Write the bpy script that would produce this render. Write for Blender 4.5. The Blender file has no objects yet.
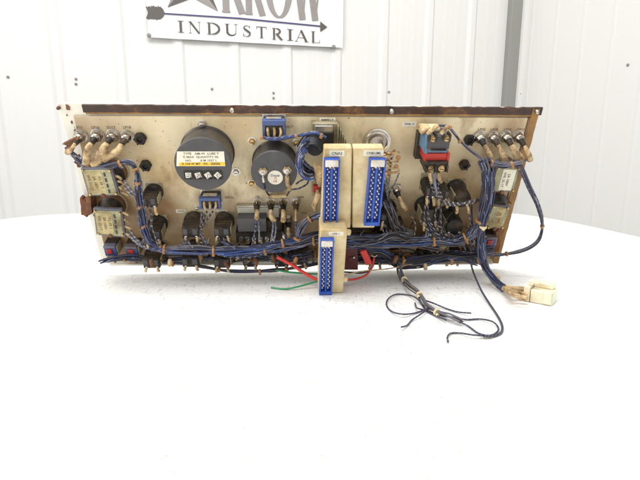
import bpy, bmesh, math, random
from mathutils import Vector, Matrix, noise
random.seed(7)
PI = math.pi
S = bpy.context.scene
COL = S.collection
V = Vector

# ------------------------------------------------------------------ camera
FPX = 500.0; PITCH = math.radians(11.8); CAMH = 0.165
cam_d = bpy.data.cameras.new('camera'); cam = bpy.data.objects.new('camera', cam_d); COL.objects.link(cam)
cam_d.sensor_width = 36; cam_d.lens = 36 * FPX / 640; cam_d.clip_start = 0.01; cam_d.clip_end = 60
cam.location = (0, 0, CAMH); cam.rotation_euler = (PI / 2 - PITCH, 0, 0)
S.camera = cam

# ------------------------------------------------------------------ light
w = bpy.data.worlds.new('World'); S.world = w; w.use_nodes = True
bg = w.node_tree.nodes['Background']; bg.inputs[0].default_value = (1.0, 0.985, 0.965, 1); bg.inputs[1].default_value = 0.80

def area(name, loc, target, size, power, col=(1, 1, 1)):
    d = bpy.data.lights.new(name, 'AREA'); d.shape = 'RECTANGLE'; d.size = size[0]; d.size_y = size[1]
    d.energy = power; d.color = col
    o = bpy.data.objects.new(name, d); COL.objects.link(o); o.location = loc
    o.rotation_euler = (V(target) - V(loc)).to_track_quat('-Z', 'Y').to_euler()
    return o
area('overhead_lamp', (-0.3, 0.15, 1.9), (0, 0.6, 0.0), (1.3, 0.9), 15, (1, 0.99, 0.97))
area('side_lamp', (-1.7, -0.3, 1.0), (0, 0.6, 0.1), (0.9, 0.9), 19, (1, 0.99, 0.97))
area('wall_lamp', (-0.2, 0.6, 2.3), (0.1, 3.2, 0.5), (2.6, 0.7), 46, (1, 0.985, 0.96))  # unseen fill, added to brighten the ribbed wall
S.view_settings.view_transform = 'Standard'; S.view_settings.look = 'None'
S.view_settings.exposure = 0.16; S.view_settings.gamma = 1.0

# ------------------------------------------------------------------ pixel -> plane helpers (measured on the photo, 640 x 480)
CAM = V((0, 0, CAMH))
def ray(px, py):
    x = (px - 320) / FPX; z = -(py - 240) / FPX
    return V((x, math.cos(PITCH) + z * math.sin(PITCH), -math.sin(PITCH) + z * math.cos(PITCH)))
TILT = math.radians(21); YAW = math.radians(3)
ex = V((math.cos(YAW), math.sin(YAW), 0)); nh = V((math.sin(YAW), -math.cos(YAW), 0))
ez = nh * math.cos(TILT) - V((0, 0, 1)) * math.sin(TILT)
ey = V((0, 0, 1)) * math.cos(TILT) + nh * math.sin(TILT)
ORG = V((0, 0.60, 0.004))
PM = Matrix(((ex.x, ey.x, ez.x, ORG.x), (ex.y, ey.y, ez.y, ORG.y), (ex.z, ey.z, ez.z, ORG.z), (0, 0, 0, 1)))
PMI = PM.inverted()
def pl(px, py, h=0.0):
    """point of the panel's own frame, h metres in front of its face"""
    r = ray(px, py); q0 = ORG + ez * h; k = (q0 - CAM).dot(ez) / r.dot(ez)
    return PMI @ (CAM + r * k)
def tb(px, py, z=0.0015):
    """point of the table top, in the panel's frame"""
    r = ray(px, py); k = (z - CAM.z) / r.z
    return PMI @ (CAM + r * k)

# ------------------------------------------------------------------ materials
MATS = {}
def mat(name, col, rough=0.5, metal=0.0, dirt=None, dscale=60, damt=0.35, var=0.12, bump=0.0, spec=0.5, coat=0, trans=0, sss=0):
    m = bpy.data.materials.new(name); m.use_nodes = True; nt = m.node_tree; b = nt.nodes['Principled BSDF']
    b.inputs['Roughness'].default_value = rough; b.inputs['Metallic'].default_value = metal
    b.inputs['Specular IOR Level'].default_value = spec
    if coat: b.inputs['Coat Weight'].default_value = coat
    if sss: b.inputs['Subsurface Weight'].default_value = sss; b.inputs['Subsurface Scale'].default_value = 0.004
    N = nt.nodes.new; L = nt.links.new
    tc = N('ShaderNodeTexCoord'); n1 = N('ShaderNodeTexNoise'); n1.inputs['Scale'].default_value = dscale; n1.inputs['Detail'].default_value = 6
    n1.inputs['Roughness'].default_value = 0.65
    L(tc.outputs['Object'], n1.inputs['Vector'])
    c1 = N('ShaderNodeMix'); c1.data_type = 'RGBA'
    c1.inputs[6].default_value = tuple(c * (1 - var) for c in col) + (1,)
    c1.inputs[7].default_value = tuple(min(1, c * (1 + var)) for c in col) + (1,)
    L(n1.outputs['Fac'], c1.inputs[0])
    out = c1.outputs[2]
    if dirt:
        n2 = N('ShaderNodeTexNoise'); n2.inputs['Scale'].default_value = dscale * 0.45; n2.inputs['Detail'].default_value = 8
        n2.inputs['Roughness'].default_value = 0.7; L(tc.outputs['Object'], n2.inputs['Vector'])
        r = N('ShaderNodeValToRGB'); r.color_ramp.elements[0].position = 0.60 - damt * 0.4; r.color_ramp.elements[1].position = 0.78 - damt * 0.3
        L(n2.outputs['Fac'], r.inputs[0])
        c2 = N('ShaderNodeMix'); c2.data_type = 'RGBA'; c2.inputs[7].default_value = tuple(dirt) + (1,)
        mu = N('ShaderNodeMath'); mu.operation = 'MULTIPLY'; mu.inputs[1].default_value = min(1, damt * 2)
        L(r.outputs[0], mu.inputs[0]); L(mu.outputs[0], c2.inputs[0]); L(out, c2.inputs[6]); out = c2.outputs[2]
    L(out, b.inputs['Base Color'])
    if bump:
        bn = N('ShaderNodeBump'); bn.inputs['Strength'].default_value = bump; bn.inputs['Distance'].default_value = 0.001
        n3 = N('ShaderNodeTexNoise'); n3.inputs['Scale'].default_value = dscale * 6; L(tc.outputs['Object'], n3.inputs['Vector'])
        L(n3.outputs['Fac'], bn.inputs['Height']); L(bn.outputs[0], b.inputs['Normal'])
    MATS[name] = m
    return m
BR = (0.20, 0.10, 0.03)
mat('cream_plastic', (0.72, 0.60, 0.35), 0.45, dirt=(0.44, 0.31, 0.13), dscale=45, damt=0.46, var=.12)
mat('white_label', (0.74, 0.70, 0.58), 0.6, dirt=(0.5, 0.4, 0.22), dscale=120, damt=0.2)
mat('ink', (0.045, 0.04, 0.035), 0.6)
mat('faded_ink', (0.16, 0.12, 0.08), 0.6, var=.5, dscale=500)
mat('black_plastic', (0.016, 0.015, 0.014), 0.45, dirt=(0.11, 0.07, 0.035), dscale=130, damt=0.38, bump=0.3, spec=.3)
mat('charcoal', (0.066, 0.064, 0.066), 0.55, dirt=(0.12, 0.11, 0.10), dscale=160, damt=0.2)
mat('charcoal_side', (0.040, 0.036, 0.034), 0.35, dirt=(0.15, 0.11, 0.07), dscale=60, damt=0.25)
mat('chrome', (0.62, 0.58, 0.52), 0.2, 1.0, dirt=(0.16, 0.10, 0.05), dscale=260, damt=0.45, var=0.25)
mat('steel', (0.62, 0.60, 0.56), 0.32, 1.0, dirt=(0.25, 0.16, 0.08), dscale=200, damt=0.3)
mat('brass', (0.62, 0.42, 0.16), 0.35, 1.0, dirt=(0.2, 0.12, 0.05), dscale=200, damt=0.3)
mat('sleeve', (0.66, 0.49, 0.26), 0.55, dirt=(0.13, 0.06, 0.025), dscale=260, damt=0.46, var=.25, bump=.6)
mat('tan_tie', (0.38, 0.19, 0.07), 0.5, dirt=(0.20, 0.09, 0.03), dscale=200, damt=0.4)
mat('pale_tie', (0.70, 0.58, 0.36), 0.5, dirt=(0.4, 0.25, 0.1), dscale=150, damt=0.3)
mat('blue_connector', (0.022, 0.085, 0.42), 0.38, dirt=(0.02, 0.05, 0.25), dscale=120, damt=0.3)
mat('blue_deep', (0.010, 0.035, 0.26), 0.5)
mat('blue_switch', (0.055, 0.10, 0.27), 0.5, dirt=(0.10, 0.08, 0.07), dscale=150, damt=0.35)
mat('sky_blue', (0.10, 0.20, 0.32), 0.45, dirt=(0.10, 0.11, 0.10), dscale=120, damt=0.3)
mat('red', (0.50, 0.035, 0.022), 0.45, dirt=(0.22, 0.03, 0.02), dscale=120, damt=0.3)
mat('bright_red', (0.62, 0.045, 0.035), 0.35)
mat('dark_red', (0.09, 0.02, 0.022), 0.5)
mat('green', (0.02, 0.24, 0.09), 0.4)
mat('olive_card', (0.38, 0.37, 0.22), 0.5, dirt=(0.16, 0.12, 0.05), dscale=90, damt=0.48)
mat('yellow_card', (0.50, 0.43, 0.21), 0.5, dirt=(0.24, 0.16, 0.06), dscale=110, damt=0.48)
mat('slate_rim', (0.12, 0.13, 0.18), 0.5, dirt=(0.14, 0.09, 0.05), dscale=150, damt=0.4)
mat('rust', (0.13, 0.055, 0.026), 0.8, dirt=(0.30, 0.15, 0.06), dscale=160, damt=0.4, bump=0.7)
mat('rust_red', (0.20, 0.07, 0.03), 0.8, dirt=(0.07, 0.03, 0.02), dscale=160, damt=0.4, bump=0.7)
mat('yellow', (0.80, 0.55, 0.04), 0.5)
mat('sticker_white', (0.78, 0.76, 0.62), 0.6, dirt=(0.55, 0.5, 0.35), dscale=200, damt=0.2)
mat('beige_metal', (0.40, 0.35, 0.22), 0.5, dirt=(0.13, 0.09, 0.04), dscale=80, damt=0.4)
mat('wire_blue', (0.038, 0.045, 0.105), 0.42, dirt=(0.10, 0.075, 0.06), dscale=90, damt=0.4, var=.3)
mat('wire_pale', (0.20, 0.24, 0.37), 0.5, dirt=(0.12, 0.09, 0.07), dscale=90, damt=0.4)
mat('wire_slate', (0.060, 0.075, 0.145), 0.45, dirt=(0.10, 0.075, 0.06), dscale=90, damt=0.4)
mat('wire_navy', (0.018, 0.022, 0.055), 0.45)
mat('wire_grey', (0.115, 0.115, 0.14), 0.45, dirt=(0.12, 0.08, 0.05), dscale=90, damt=0.35)
mat('wire_black', (0.016, 0.015, 0.017), 0.45, dirt=(0.07, 0.045, 0.03), dscale=90, damt=0.4)
mat('wire_bright', (0.022, 0.060, 0.22), 0.4, dirt=(0.05, 0.05, 0.09), dscale=90, damt=0.4)
mat('wire_stripe', (0.42, 0.41, 0.42), 0.5, dirt=(0.15, 0.11, 0.08), dscale=90, damt=0.4)
mat('clear_nylon', (0.78, 0.72, 0.54), 0.3, sss=0.5, dirt=(0.50, 0.32, 0.12), dscale=70, damt=0.28)
mat('coil_black', (0.012, 0.012, 0.015), 0.4)
mat('copper_lug', (0.55, 0.38, 0.18), 0.35, 0.8, dirt=(0.12, 0.07, 0.03), dscale=300, damt=0.5)
mat('clear_cover', (0.48, 0.46, 0.38), 0.2, dirt=(0.3, 0.25, 0.15), dscale=100, damt=0.2)
mat('wood_grey', (0.2, 0.2, 0.2), 0.6)
mat('banner_white', (0.84, 0.83, 0.82), 0.55, var=0.02, dscale=3)
mat('banner_grey', (0.29, 0.265, 0.255), 0.55, var=0.25, dscale=6)
mat('banner_dark', (0.10, 0.088, 0.080), 0.55, var=0.2, dscale=8)
mat('banner_navy', (0.06, 0.05, 0.16), 0.55)
mat('wall_white', (0.79, 0.785, 0.765), 0.42, var=0.015, dscale=1.5, dirt=(0.72, 0.71, 0.68), damt=0.12)
mat('trim_grey', (0.30, 0.305, 0.285), 0.5, var=0.05, dscale=4)
mat('speck', (0.28, 0.26, 0.25), 0.6)

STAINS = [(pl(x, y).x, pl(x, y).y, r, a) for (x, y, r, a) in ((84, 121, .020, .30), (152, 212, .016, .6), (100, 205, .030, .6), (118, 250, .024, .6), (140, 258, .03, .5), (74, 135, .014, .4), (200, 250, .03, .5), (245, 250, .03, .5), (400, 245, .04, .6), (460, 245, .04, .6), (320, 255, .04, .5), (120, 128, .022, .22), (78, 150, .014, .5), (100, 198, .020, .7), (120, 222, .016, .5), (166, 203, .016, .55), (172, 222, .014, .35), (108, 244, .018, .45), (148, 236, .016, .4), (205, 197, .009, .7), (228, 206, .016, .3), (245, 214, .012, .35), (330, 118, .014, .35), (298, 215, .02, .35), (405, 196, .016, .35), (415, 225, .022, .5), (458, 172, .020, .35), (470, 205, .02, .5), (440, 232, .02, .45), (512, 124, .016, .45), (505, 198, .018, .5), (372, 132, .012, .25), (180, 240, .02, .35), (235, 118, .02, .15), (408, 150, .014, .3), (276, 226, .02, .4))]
def panel_paint():
    m = mat('panel_paint', (0.76, 0.65, 0.42), 0.42, dscale=14, var=0.10, coat=0.15)
    nt = m.node_tree; N = nt.nodes.new; L = nt.links.new; b = nt.nodes['Principled BSDF']
    prev = b.inputs['Base Color'].links[0].from_socket
    tc = N('ShaderNodeTexCoord')
    def layer(prev, scale, lo, hi, col, amt, vec=None, detail=8, stretch=(1, 1, 1)):
        mp = N('ShaderNodeMapping'); mp.inputs['Scale'].default_value = stretch; L(tc.outputs['Object'], mp.inputs[0])
        n = N('ShaderNodeTexNoise'); n.inputs['Scale'].default_value = scale; n.inputs['Detail'].default_value = detail; n.inputs['Roughness'].default_value = 0.6
        L(mp.outputs[0], n.inputs['Vector'])
        r = N('ShaderNodeMapRange'); r.inputs[1].default_value = lo; r.inputs[2].default_value = hi; r.inputs[4].default_value = amt
        L(n.outputs['Fac'], r.inputs[0])
        c = N('ShaderNodeMix'); c.data_type = 'RGBA'; c.inputs[7].default_value = tuple(col) + (1,)
        L(r.outputs[0], c.inputs[0]); L(prev, c.inputs[6]); return c.outputs[2]
    p = layer(prev, 9, 0.50, 0.66, (0.84, 0.76, 0.55), 0.85)                      # cleaner paint
    p = layer(p, 13, 0.49, 0.66, (0.56, 0.36, 0.13), 0.6)                       # amber oil film
    p = layer(p, 20, 0.53, 0.68, (0.26, 0.13, 0.04), 0.7, stretch=(1.6, .7, 1)) # runs
    p = layer(p, 300, 0.70, 0.74, (0.15, 0.09, 0.04), 0.8, detail=2)             # specks
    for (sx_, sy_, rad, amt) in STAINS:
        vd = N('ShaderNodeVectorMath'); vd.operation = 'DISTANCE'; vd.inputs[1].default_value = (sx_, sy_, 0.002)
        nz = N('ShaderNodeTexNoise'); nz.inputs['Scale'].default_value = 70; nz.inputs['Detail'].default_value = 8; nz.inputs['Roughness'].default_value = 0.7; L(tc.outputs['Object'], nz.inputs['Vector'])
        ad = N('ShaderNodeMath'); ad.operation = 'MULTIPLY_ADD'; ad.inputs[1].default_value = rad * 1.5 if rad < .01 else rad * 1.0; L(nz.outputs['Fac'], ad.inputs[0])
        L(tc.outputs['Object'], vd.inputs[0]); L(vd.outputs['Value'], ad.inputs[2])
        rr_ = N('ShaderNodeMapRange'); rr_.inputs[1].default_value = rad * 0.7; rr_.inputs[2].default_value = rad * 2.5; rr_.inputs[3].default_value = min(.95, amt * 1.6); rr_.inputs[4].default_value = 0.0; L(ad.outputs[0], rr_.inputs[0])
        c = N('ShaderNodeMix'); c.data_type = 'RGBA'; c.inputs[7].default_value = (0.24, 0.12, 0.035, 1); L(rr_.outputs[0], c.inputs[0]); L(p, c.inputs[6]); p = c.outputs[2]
    # browner along the lower, wired part of the plate, broken by noise (object y)
    sx = N('ShaderNodeSeparateXYZ'); L(tc.outputs['Object'], sx.inputs[0])
    r = N('ShaderNodeMapRange'); r.inputs[1].default_value = 0.085; r.inputs[2].default_value = 0.02; r.inputs[4].default_value = 0.75
    L(sx.outputs['Y'], r.inputs[0])
    n = N('ShaderNodeTexNoise'); n.inputs['Scale'].default_value = 30; n.inputs['Detail'].default_value = 5; L(tc.outputs['Object'], n.inputs['Vector'])
    mu = N('ShaderNodeMath'); mu.operation = 'MULTIPLY'; L(r.outputs[0], mu.inputs[0]); L(n.outputs['Fac'], mu.inputs[1])
    c = N('ShaderNodeMix'); c.data_type = 'RGBA'; c.inputs[7].default_value = (0.22, 0.14, 0.06, 1); L(mu.outputs[0], c.inputs[0]); L(p, c.inputs[6])
    L(c.outputs[2], b.inputs['Base Color'])
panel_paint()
def frame_paint():
    m = mat('flange_white', (0.78, 0.76, 0.66), 0.45, dscale=30, var=0.05, dirt=(0.30, 0.16, 0.07), damt=0.10)
frame_paint()
def gasket_mat(name, a, b_, c_, s=1.0):
    m = mat(name, a, 0.45, dscale=70, var=0.3, bump=0.5)
    nt = m.node_tree; N = nt.nodes.new; L = nt.links.new; b = nt.nodes['Principled BSDF']
    tc = N('ShaderNodeTexCoord'); mp = N('ShaderNodeMapping'); mp.inputs['Scale'].default_value = (1, 1, 1); L(tc.outputs['Object'], mp.inputs[0])
    n = N('ShaderNodeTexNoise'); n.inputs['Scale'].default_value = 14; n.inputs['Detail'].default_value = 8; n.inputs['Roughness'].default_value = 0.7; L(mp.outputs[0], n.inputs['Vector'])
    r = N('ShaderNodeValToRGB'); e = r.color_ramp.elements; e[0].position = 0.36; e[0].color = tuple(a) + (1,); e[1].position = 0.70; e[1].color = tuple(c_) + (1,)
    k = e.new(0.54); k.color = tuple(b_) + (1,)
    L(n.outputs['Fac'], r.inputs[0]); L(r.outputs[0], b.inputs['Base Color'])
gasket_mat('gasket_dark', (0.020, 0.011, 0.009), (0.060, 0.025, 0.013), (0.34, 0.15, 0.04))
gasket_mat('gasket_gold', (0.16, 0.07, 0.02), (0.34, 0.18, 0.045), (0.50, 0.33, 0.12))

def table_mat():
    m = mat('table_white', (0.86, 0.855, 0.845), 0.5, dscale=5, var=0.015)
    nt = m.node_tree; N = nt.nodes.new; L = nt.links.new; b = nt.nodes['Principled BSDF']
    p = b.inputs['Base Color'].links[0].from_socket; tc = N('ShaderNodeTexCoord')
    for (sc, st, rot, lo, hi, col, amt) in ((420, (0.16, 1, 1), 0.5, 0.60, 0.68, (0.42, 0.36, 0.29), 0.6), (380, (1, 0.13, 1), 0.25, 0.61, 0.69, (0.42, 0.36, 0.29), 0.6), (500, (0.4, 1, 1), -0.8, 0.62, 0.68, (0.38, 0.32, 0.25), 0.6),
                                           (90, (0.02, 1, 1), 0.12, 0.70, 0.74, (0.45, 0.40, 0.33), 0.6), (90, (0.02, 1, 1), -0.35, 0.71, 0.75, (0.45, 0.40, 0.33), 0.6), (260, (1, 1, 1), 0, 0.72, 0.76, (0.25, 0.2, 0.15), 0.7), (9, (1, 1, 1), 0, 0.45, 0.7, (0.79, 0.77, 0.74), 0.6)):
        mp = N('ShaderNodeMapping'); mp.inputs['Scale'].default_value = st; mp.inputs['Rotation'].default_value = (0, 0, rot); L(tc.outputs['Object'], mp.inputs[0])
        n = N('ShaderNodeTexNoise'); n.inputs['Scale'].default_value = sc; n.inputs['Detail'].default_value = 3; L(mp.outputs[0], n.inputs['Vector'])
        r = N('ShaderNodeMapRange'); r.inputs[1].default_value = lo; r.inputs[2].default_value = hi; r.inputs[4].default_value = amt; L(n.outputs['Fac'], r.inputs[0])
        c = N('ShaderNodeMix'); c.data_type = 'RGBA'; c.inputs[7].default_value = col + (1,); L(r.outputs[0], c.inputs[0]); L(p, c.inputs[6]); p = c.outputs[2]
    L(p, b.inputs['Base Color'])
table_mat()

# ------------------------------------------------------------------ mesh builder
FONT_CACHE = {}
def text_geo(s):
    if s in FONT_CACHE: return FONT_CACHE[s]
    cu = bpy.data.curves.new('lettering', 'FONT'); cu.body = s; cu.align_x = 'CENTER'; cu.align_y = 'CENTER'; cu.resolution_u = 2
    cu.fill_mode = 'BOTH'; cu.offset = 0.012
    o = bpy.data.objects.new('lettering', cu); COL.objects.link(o)
    dg = bpy.context.evaluated_depsgraph_get(); me = bpy.data.meshes.new_from_object(o.evaluated_get(dg))
    vs = [v.co.copy() for v in me.vertices]; fs = [tuple(p.vertices) for p in me.polygons]
    bpy.data.objects.remove(o); bpy.data.meshes.remove(me); bpy.data.curves.remove(cu)
    FONT_CACHE[s] = (vs, fs); return vs, fs

class MB:
    def __init__(self): self.v = []; self.f = []; self.m = []; self.mats = []
    def mi(self, name):
        if name not in self.mats: self.mats.append(name)
        return self.mats.index(name)
    def add(self, vs, fs, m):
        o = len(self.v); self.v += [V(q) for q in vs]; k = self.mi(m)
        for f in fs: self.f.append(tuple(i + o for i in f)); self.m.append(k)
    def box(self, c, s, m, R=None):
        c = V(c); x, y, z = s[0] / 2, s[1] / 2, s[2] / 2
        vs = [V(q) for q in ((-x, -y, -z), (x, -y, -z), (x, y, -z), (-x, y, -z), (-x, -y, z), (x, -y, z), (x, y, z), (-x, y, z))]
        if R is not None: vs = [R @ q for q in vs]
        self.add([c + q for q in vs], [(0, 3, 2, 1), (4, 5, 6, 7), (0, 1, 5, 4), (1, 2, 6, 5), (2, 3, 7, 6), (3, 0, 4, 7)], m)
    def slab(self, quad, z0, z1, m, z0shrink=None):
        """quad of 3-D points in the panel frame (anticlockwise), extruded between heights z0, z1"""
        n = len(quad)
        vs = [V((q.x, q.y, z0)) for q in quad] + [V((q.x, q.y, z1)) for q in quad]
        fs = [tuple(reversed(range(n))), tuple(range(n, 2 * n))] + [(i, (i + 1) % n, n + (i + 1) % n, n + i) for i in range(n)]
        self.add(vs, fs, m)
    def lathe(self, o, prof, m, seg=24, axis=V((0, 0, 1)), mats=None):
        """prof: list of (radius, height) along axis"""
        axis = V(axis).normalized(); q = axis.to_track_quat('Z', 'Y').to_matrix(); o = V(o)
        vs = []
        for r, h in prof:
            for k in range(seg):
                a = 2 * PI * k / seg; vs.append(o + q @ V((r * math.cos(a), r * math.sin(a), h)))
        for j in range(len(prof) - 1):
            mm = m if not mats else mats[j]
            self.add([], [], mm)
        base = len(self.v); self.v += vs
        for j in range(len(prof) - 1):
            k0 = self.mi(m if not mats else mats[j])
            for k in range(seg):
                a, b = j * seg + k, j * seg + (k + 1) % seg
                self.f.append((base + a, base + b, base + b + seg, base + a + seg)); self.m.append(k0)
        self.f.append(tuple(base + k for k in reversed(range(seg)))); self.m.append(self.mi(m if not mats else mats[0]))
        e = (len(prof) - 1) * seg
        self.f.append(tuple(base + e + k for k in range(seg))); self.m.append(self.mi(m if not mats else mats[-1]))
    def tube(self, pts, r, m, seg=7, stripe=None, period=4, cap=True, raw=False, sub=5, longi=0):
        P = pts if raw else smooth(pts, sub)
        n = len(P); fr = frames(P); base = len(self.v)
        rr = r if callable(r) else (lambda t: r)
        for i in range(n):
            t, a, b = fr[i]; R = rr(i / (n - 1))
            for k in range(seg):
                w_ = 2 * PI * k / seg; self.v.append(P[i] + (a * math.cos(w_) + b * math.sin(w_)) * R)
        mi = self.mi(m); si = self.mi(stripe) if stripe else mi
        for i in range(n - 1):
            for k in range(seg):
                self.f.append((base + i * seg + k, base + i * seg + (k + 1) % seg, base + (i + 1) * seg + (k + 1) % seg, base + (i + 1) * seg + k))
                self.m.append(si if stripe and (((k + i // longi) % seg == 0) if longi else ((i + k // 2) % period == 0)) else mi)  # dashes are wire markings; the long helical line is a painted highlight
        if cap:
            self.f.append(tuple(base + k for k in reversed(range(seg)))); self.m.append(mi)
            self.f.append(tuple(base + (n - 1) * seg + k for k in range(seg))); self.m.append(mi)
    def text(self, s, o, size, m, X=V((1, 0, 0)), Y=V((0, 1, 0)), sx=1.0):
        vs, fs = text_geo(s)
        self.add([V(o) + X * (q.x * size * sx) + Y * (q.y * size) for q in vs], fs, m)
    def build(self, name, parent=None, bevel=0.0, smooth_=True, label=None, seg=2):
        me = bpy.data.meshes.new(name); me.from_pydata([tuple(q) for q in self.v], [], self.f)
        for n_ in self.mats: me.materials.append(MATS[n_])
        me.polygons.foreach_set('material_index', self.m)
        if smooth_:
            me.polygons.foreach_set('use_smooth', [True] * len(me.polygons))
            me.set_sharp_from_angle(angle=math.radians(38))
        me.update()
        o = bpy.data.objects.new(name, me); COL.objects.link(o)
        if parent is not None: o.parent = parent
        if bevel:
            b = o.modifiers.new('bevel', 'BEVEL'); b.width = bevel; b.segments = seg; b.limit_method = 'ANGLE'; b.angle_limit = math.radians(50)
        if label: o['label'] = label
        return o

def smooth(pts, sub=5):
    P = [V(p) for p in pts]
    if len(P) < 3:
        return [P[0].lerp(P[-1], k / sub) for k in range(sub + 1)]
    E = [P[0] * 2 - P[1]] + P + [P[-1] * 2 - P[-2]]; out = []
    for i in range(1, len(E) - 2):
        a, b, c, d = E[i - 1:i + 3]
        for k in range(sub):
            t = k / sub
            out.append(0.5 * ((2 * b) + (c - a) * t + (2 * a - 5 * b + 4 * c - d) * t * t + (-a + 3 * b - 3 * c + d) * t ** 3))
    out.append(P[-1]); return out
def resample(P, step):
    out = [P[0].copy()]; acc = 0
    for i in range(1, len(P)):
        a, b = P[i - 1], P[i]; L = (b - a).length
        while acc + L >= step and L > 0:
            t = (step - acc) / L; a = a.lerp(b, t); out.append(a.copy()); L = (b - a).length; acc = 0
        acc += L
    out.append(P[-1].copy()); return out
def frames(P):
    n = len(P); fr = []; up = V((0.1, 0.2, 1)); prev = None
    for i in range(n):
        t = (P[min(i + 1, n - 1)] - P[max(i - 1, 0)])
        t = t.normalized() if t.length > 1e-9 else V((1, 0, 0))
        if prev is None: a = t.cross(up); a = a.normalized() if a.length > 1e-4 else t.orthogonal().normalized()
        else:
            a = prev - t * prev.dot(t); a = a.normalized() if a.length > 1e-6 else t.orthogonal().normalized()
        fr.append((t, a, t.cross(a))); prev = a
    return fr

def thing(name, label, cat, group=None):
    o = bpy.data.objects.new(name, None); COL.objects.link(o); o.empty_display_size = 0.05; tag(o, label, cat, group); return o
def tag(o, label, cat, group=None):
    o['label'] = label; o['category'] = cat
    if group: o['group'] = group
    return o

# ================================================================== SETTING
# table top (real outline found on z = 0)
tab = thing('work_table', 'wide white scuffed table top with curved back edge under the control panel', 'table')
def world_tb(px, py): r = ray(px, py); return CAM + r * (-CAM.z / r.z)
edge = [world_tb(*p) for p in ((-110, 237), (-50, 226), (0, 219.5), (22, 217), (50, 214.5), (95, 213), (200, 211.5), (320, 211), (430, 211.5), (505, 213), (538, 216.5), (575, 223), (640, 237), (760, 266))]
edge = smooth(edge, 4)
out = [V((edge[0].x, -0.45, 0))] + [V((p.x, p.y, 0)) for p in edge] + [V((edge[-1].x, -0.45, 0))]
b = MB(); out.reverse(); b.slab(out, -0.035, 0.0, 'table_white'); b.build('tabletop', tab, bevel=0.003)
for (x, y) in ((-0.75, -0.3), (0.75, -0.3), (-0.6, 0.8), (0.6, 0.8)):
    b = MB(); b.lathe((x, y, -0.80), [(0.02, 0), (0.022, 0.01), (0.02, 0.765)], 'trim_grey', 16); b.build('leg', tab)
b = MB(); b.box((0, 1, -0.81), (14, 12, 0.02), 'trim_grey'); o = b.build('floor'); o['kind'] = 'structure'

# ribbed steel wall behind (yawed away to the right) and side wall
WYAW = math.radians(17); wd = V((math.cos(WYAW), math.sin(WYAW), 0)); wn = V((math.sin(WYAW), -math.cos(WYAW), 0))
W0 = V((-0.42, 3.0, 0))
def wpt(px, py, off=0.0):
    r = ray(px, py); q = W0 + wn * off; k = (q - CAM).dot(wn) / r.dot(wn); return CAM + r * k
def wu(px, py=60, off=0.0): return (wpt(px, py, off) - W0).dot(wd)
u_corner = wu(506, 30)
PROF = [(0.0, 0), (0.002, 0.0), (0.024, 0.012), (0.054, 0.012), (0.070, 0.0), (0.135, 0), (0.145, 0.0007), (0.165, 0.0007), (0.175, 0), (0.215, 0), (0.225, 0.0007), (0.245, 0.0007), (0.255, 0)]
def ribbed(u0, u1, phase, pitch=0.305, prof=PROF):
    pts = []; k = math.floor((u0 - phase) / pitch)
    while True:
        s = phase + k * pitch
        if s > u1: break
        for (a, h) in prof:
            if u0 < s + a < u1: pts.append((s + a, h))
        k += 1
    return [(u0, 0)] + pts + [(u1, 0)]
ph = wu(388) - 0.066
ps = ribbed(-4.2, u_corner, ph)
b = MB(); vs = []
for (u, h) in ps:
    q = W0 + wd * u + wn * h; vs += [(q.x, q.y, -0.8), (q.x, q.y, 2.6)]
for (u, h) in reversed(ps[:1] + ps[-1:]):
    q = W0 + wd * u - wn * 0.05; vs += [(q.x, q.y, -0.8), (q.x, q.y, 2.6)]
n = len(ps)
fs = [(2 * i, 2 * i + 2, 2 * i + 3, 2 * i + 1) for i in range(n + 1)] + [(2 * n + 2, 0, 1, 2 * n + 3)]
b.add(vs, fs, 'wall_white')
o = b.build('metal_wall', smooth_=False); tag(o, 'white ribbed metal wall panel behind the control panel, carrying the banner', 'wall')
# small screws / specks on the wall
def fasten(parent, plist):
    for (px, py) in plist:
        c = wpt(px, py, 0.002); m_ = MB(); m_.lathe(c, [(0.007, 0), (0.007, 0.003), (0.004, 0.005), (0.001, 0.006)], 'speck', 10, wn); m_.build('screw', parent)
fasten(o, [(8, 77), (76, 79), (76, 84), (212, 89), (273.5, 93), (273.5, 98), (389, 92)])
# corner trim
wc = W0 + wd * u_corner
b = MB(); R = Matrix.Rotation(WYAW, 3, 'Z')
b.box(wc + wd * 0.050 + wn * 0.02, (0.094, 0.05, 3.4), 'trim_grey', R)
o = b.build('corner_post', bevel=0.004); o.location.z = 0.9; tag(o, 'dark grey vertical steel post in the corner between the two white walls', 'post')
# side wall comes back toward the viewer
sd = V((math.sin(math.radians(25)), -math.cos(math.radians(25)), 0)); sn = V((-sd.y * -1, 0, 0)); sn = V((-math.cos(math.radians(25)), -math.sin(math.radians(25)), 0))
s0 = wc + wd * 0.100 + wn * 0.03
PR2 = [(0, 0), (0.008, 0.0015), (0.018, 0.0015), (0.026, 0)]
ps = [(0, 0), (0.001, 0.02), (0.03, 0.02), (0.034, 0)] + ribbed(0.05, 3.0, 0.07, 0.19, PR2)[1:]
b = MB(); vs = []
for (u, h) in ps:
    q = s0 + sd * u + sn * h; vs += [(q.x, q.y, -0.8), (q.x, q.y, 2.6)]
for u in (3.0, 0):
    q = s0 + sd * u - sn * 0.05; vs += [(q.x, q.y, -0.8), (q.x, q.y, 2.6)]
n = len(ps); fs = [(2 * i, 2 * i + 2, 2 * i + 3, 2 * i + 1) for i in range(n + 1)] + [(2 * n + 2, 0, 1, 2 * n + 3)]
b.add(vs, fs, 'wall_white'); o = b.build('side_wall', smooth_=False); tag(o, 'smoother white metal wall to the right of the grey post', 'wall')
def spt(px, py):
    r = ray(px, py); k = (s0 - CAM).dot(sn) / r.dot(sn); return CAM + r * k
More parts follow.
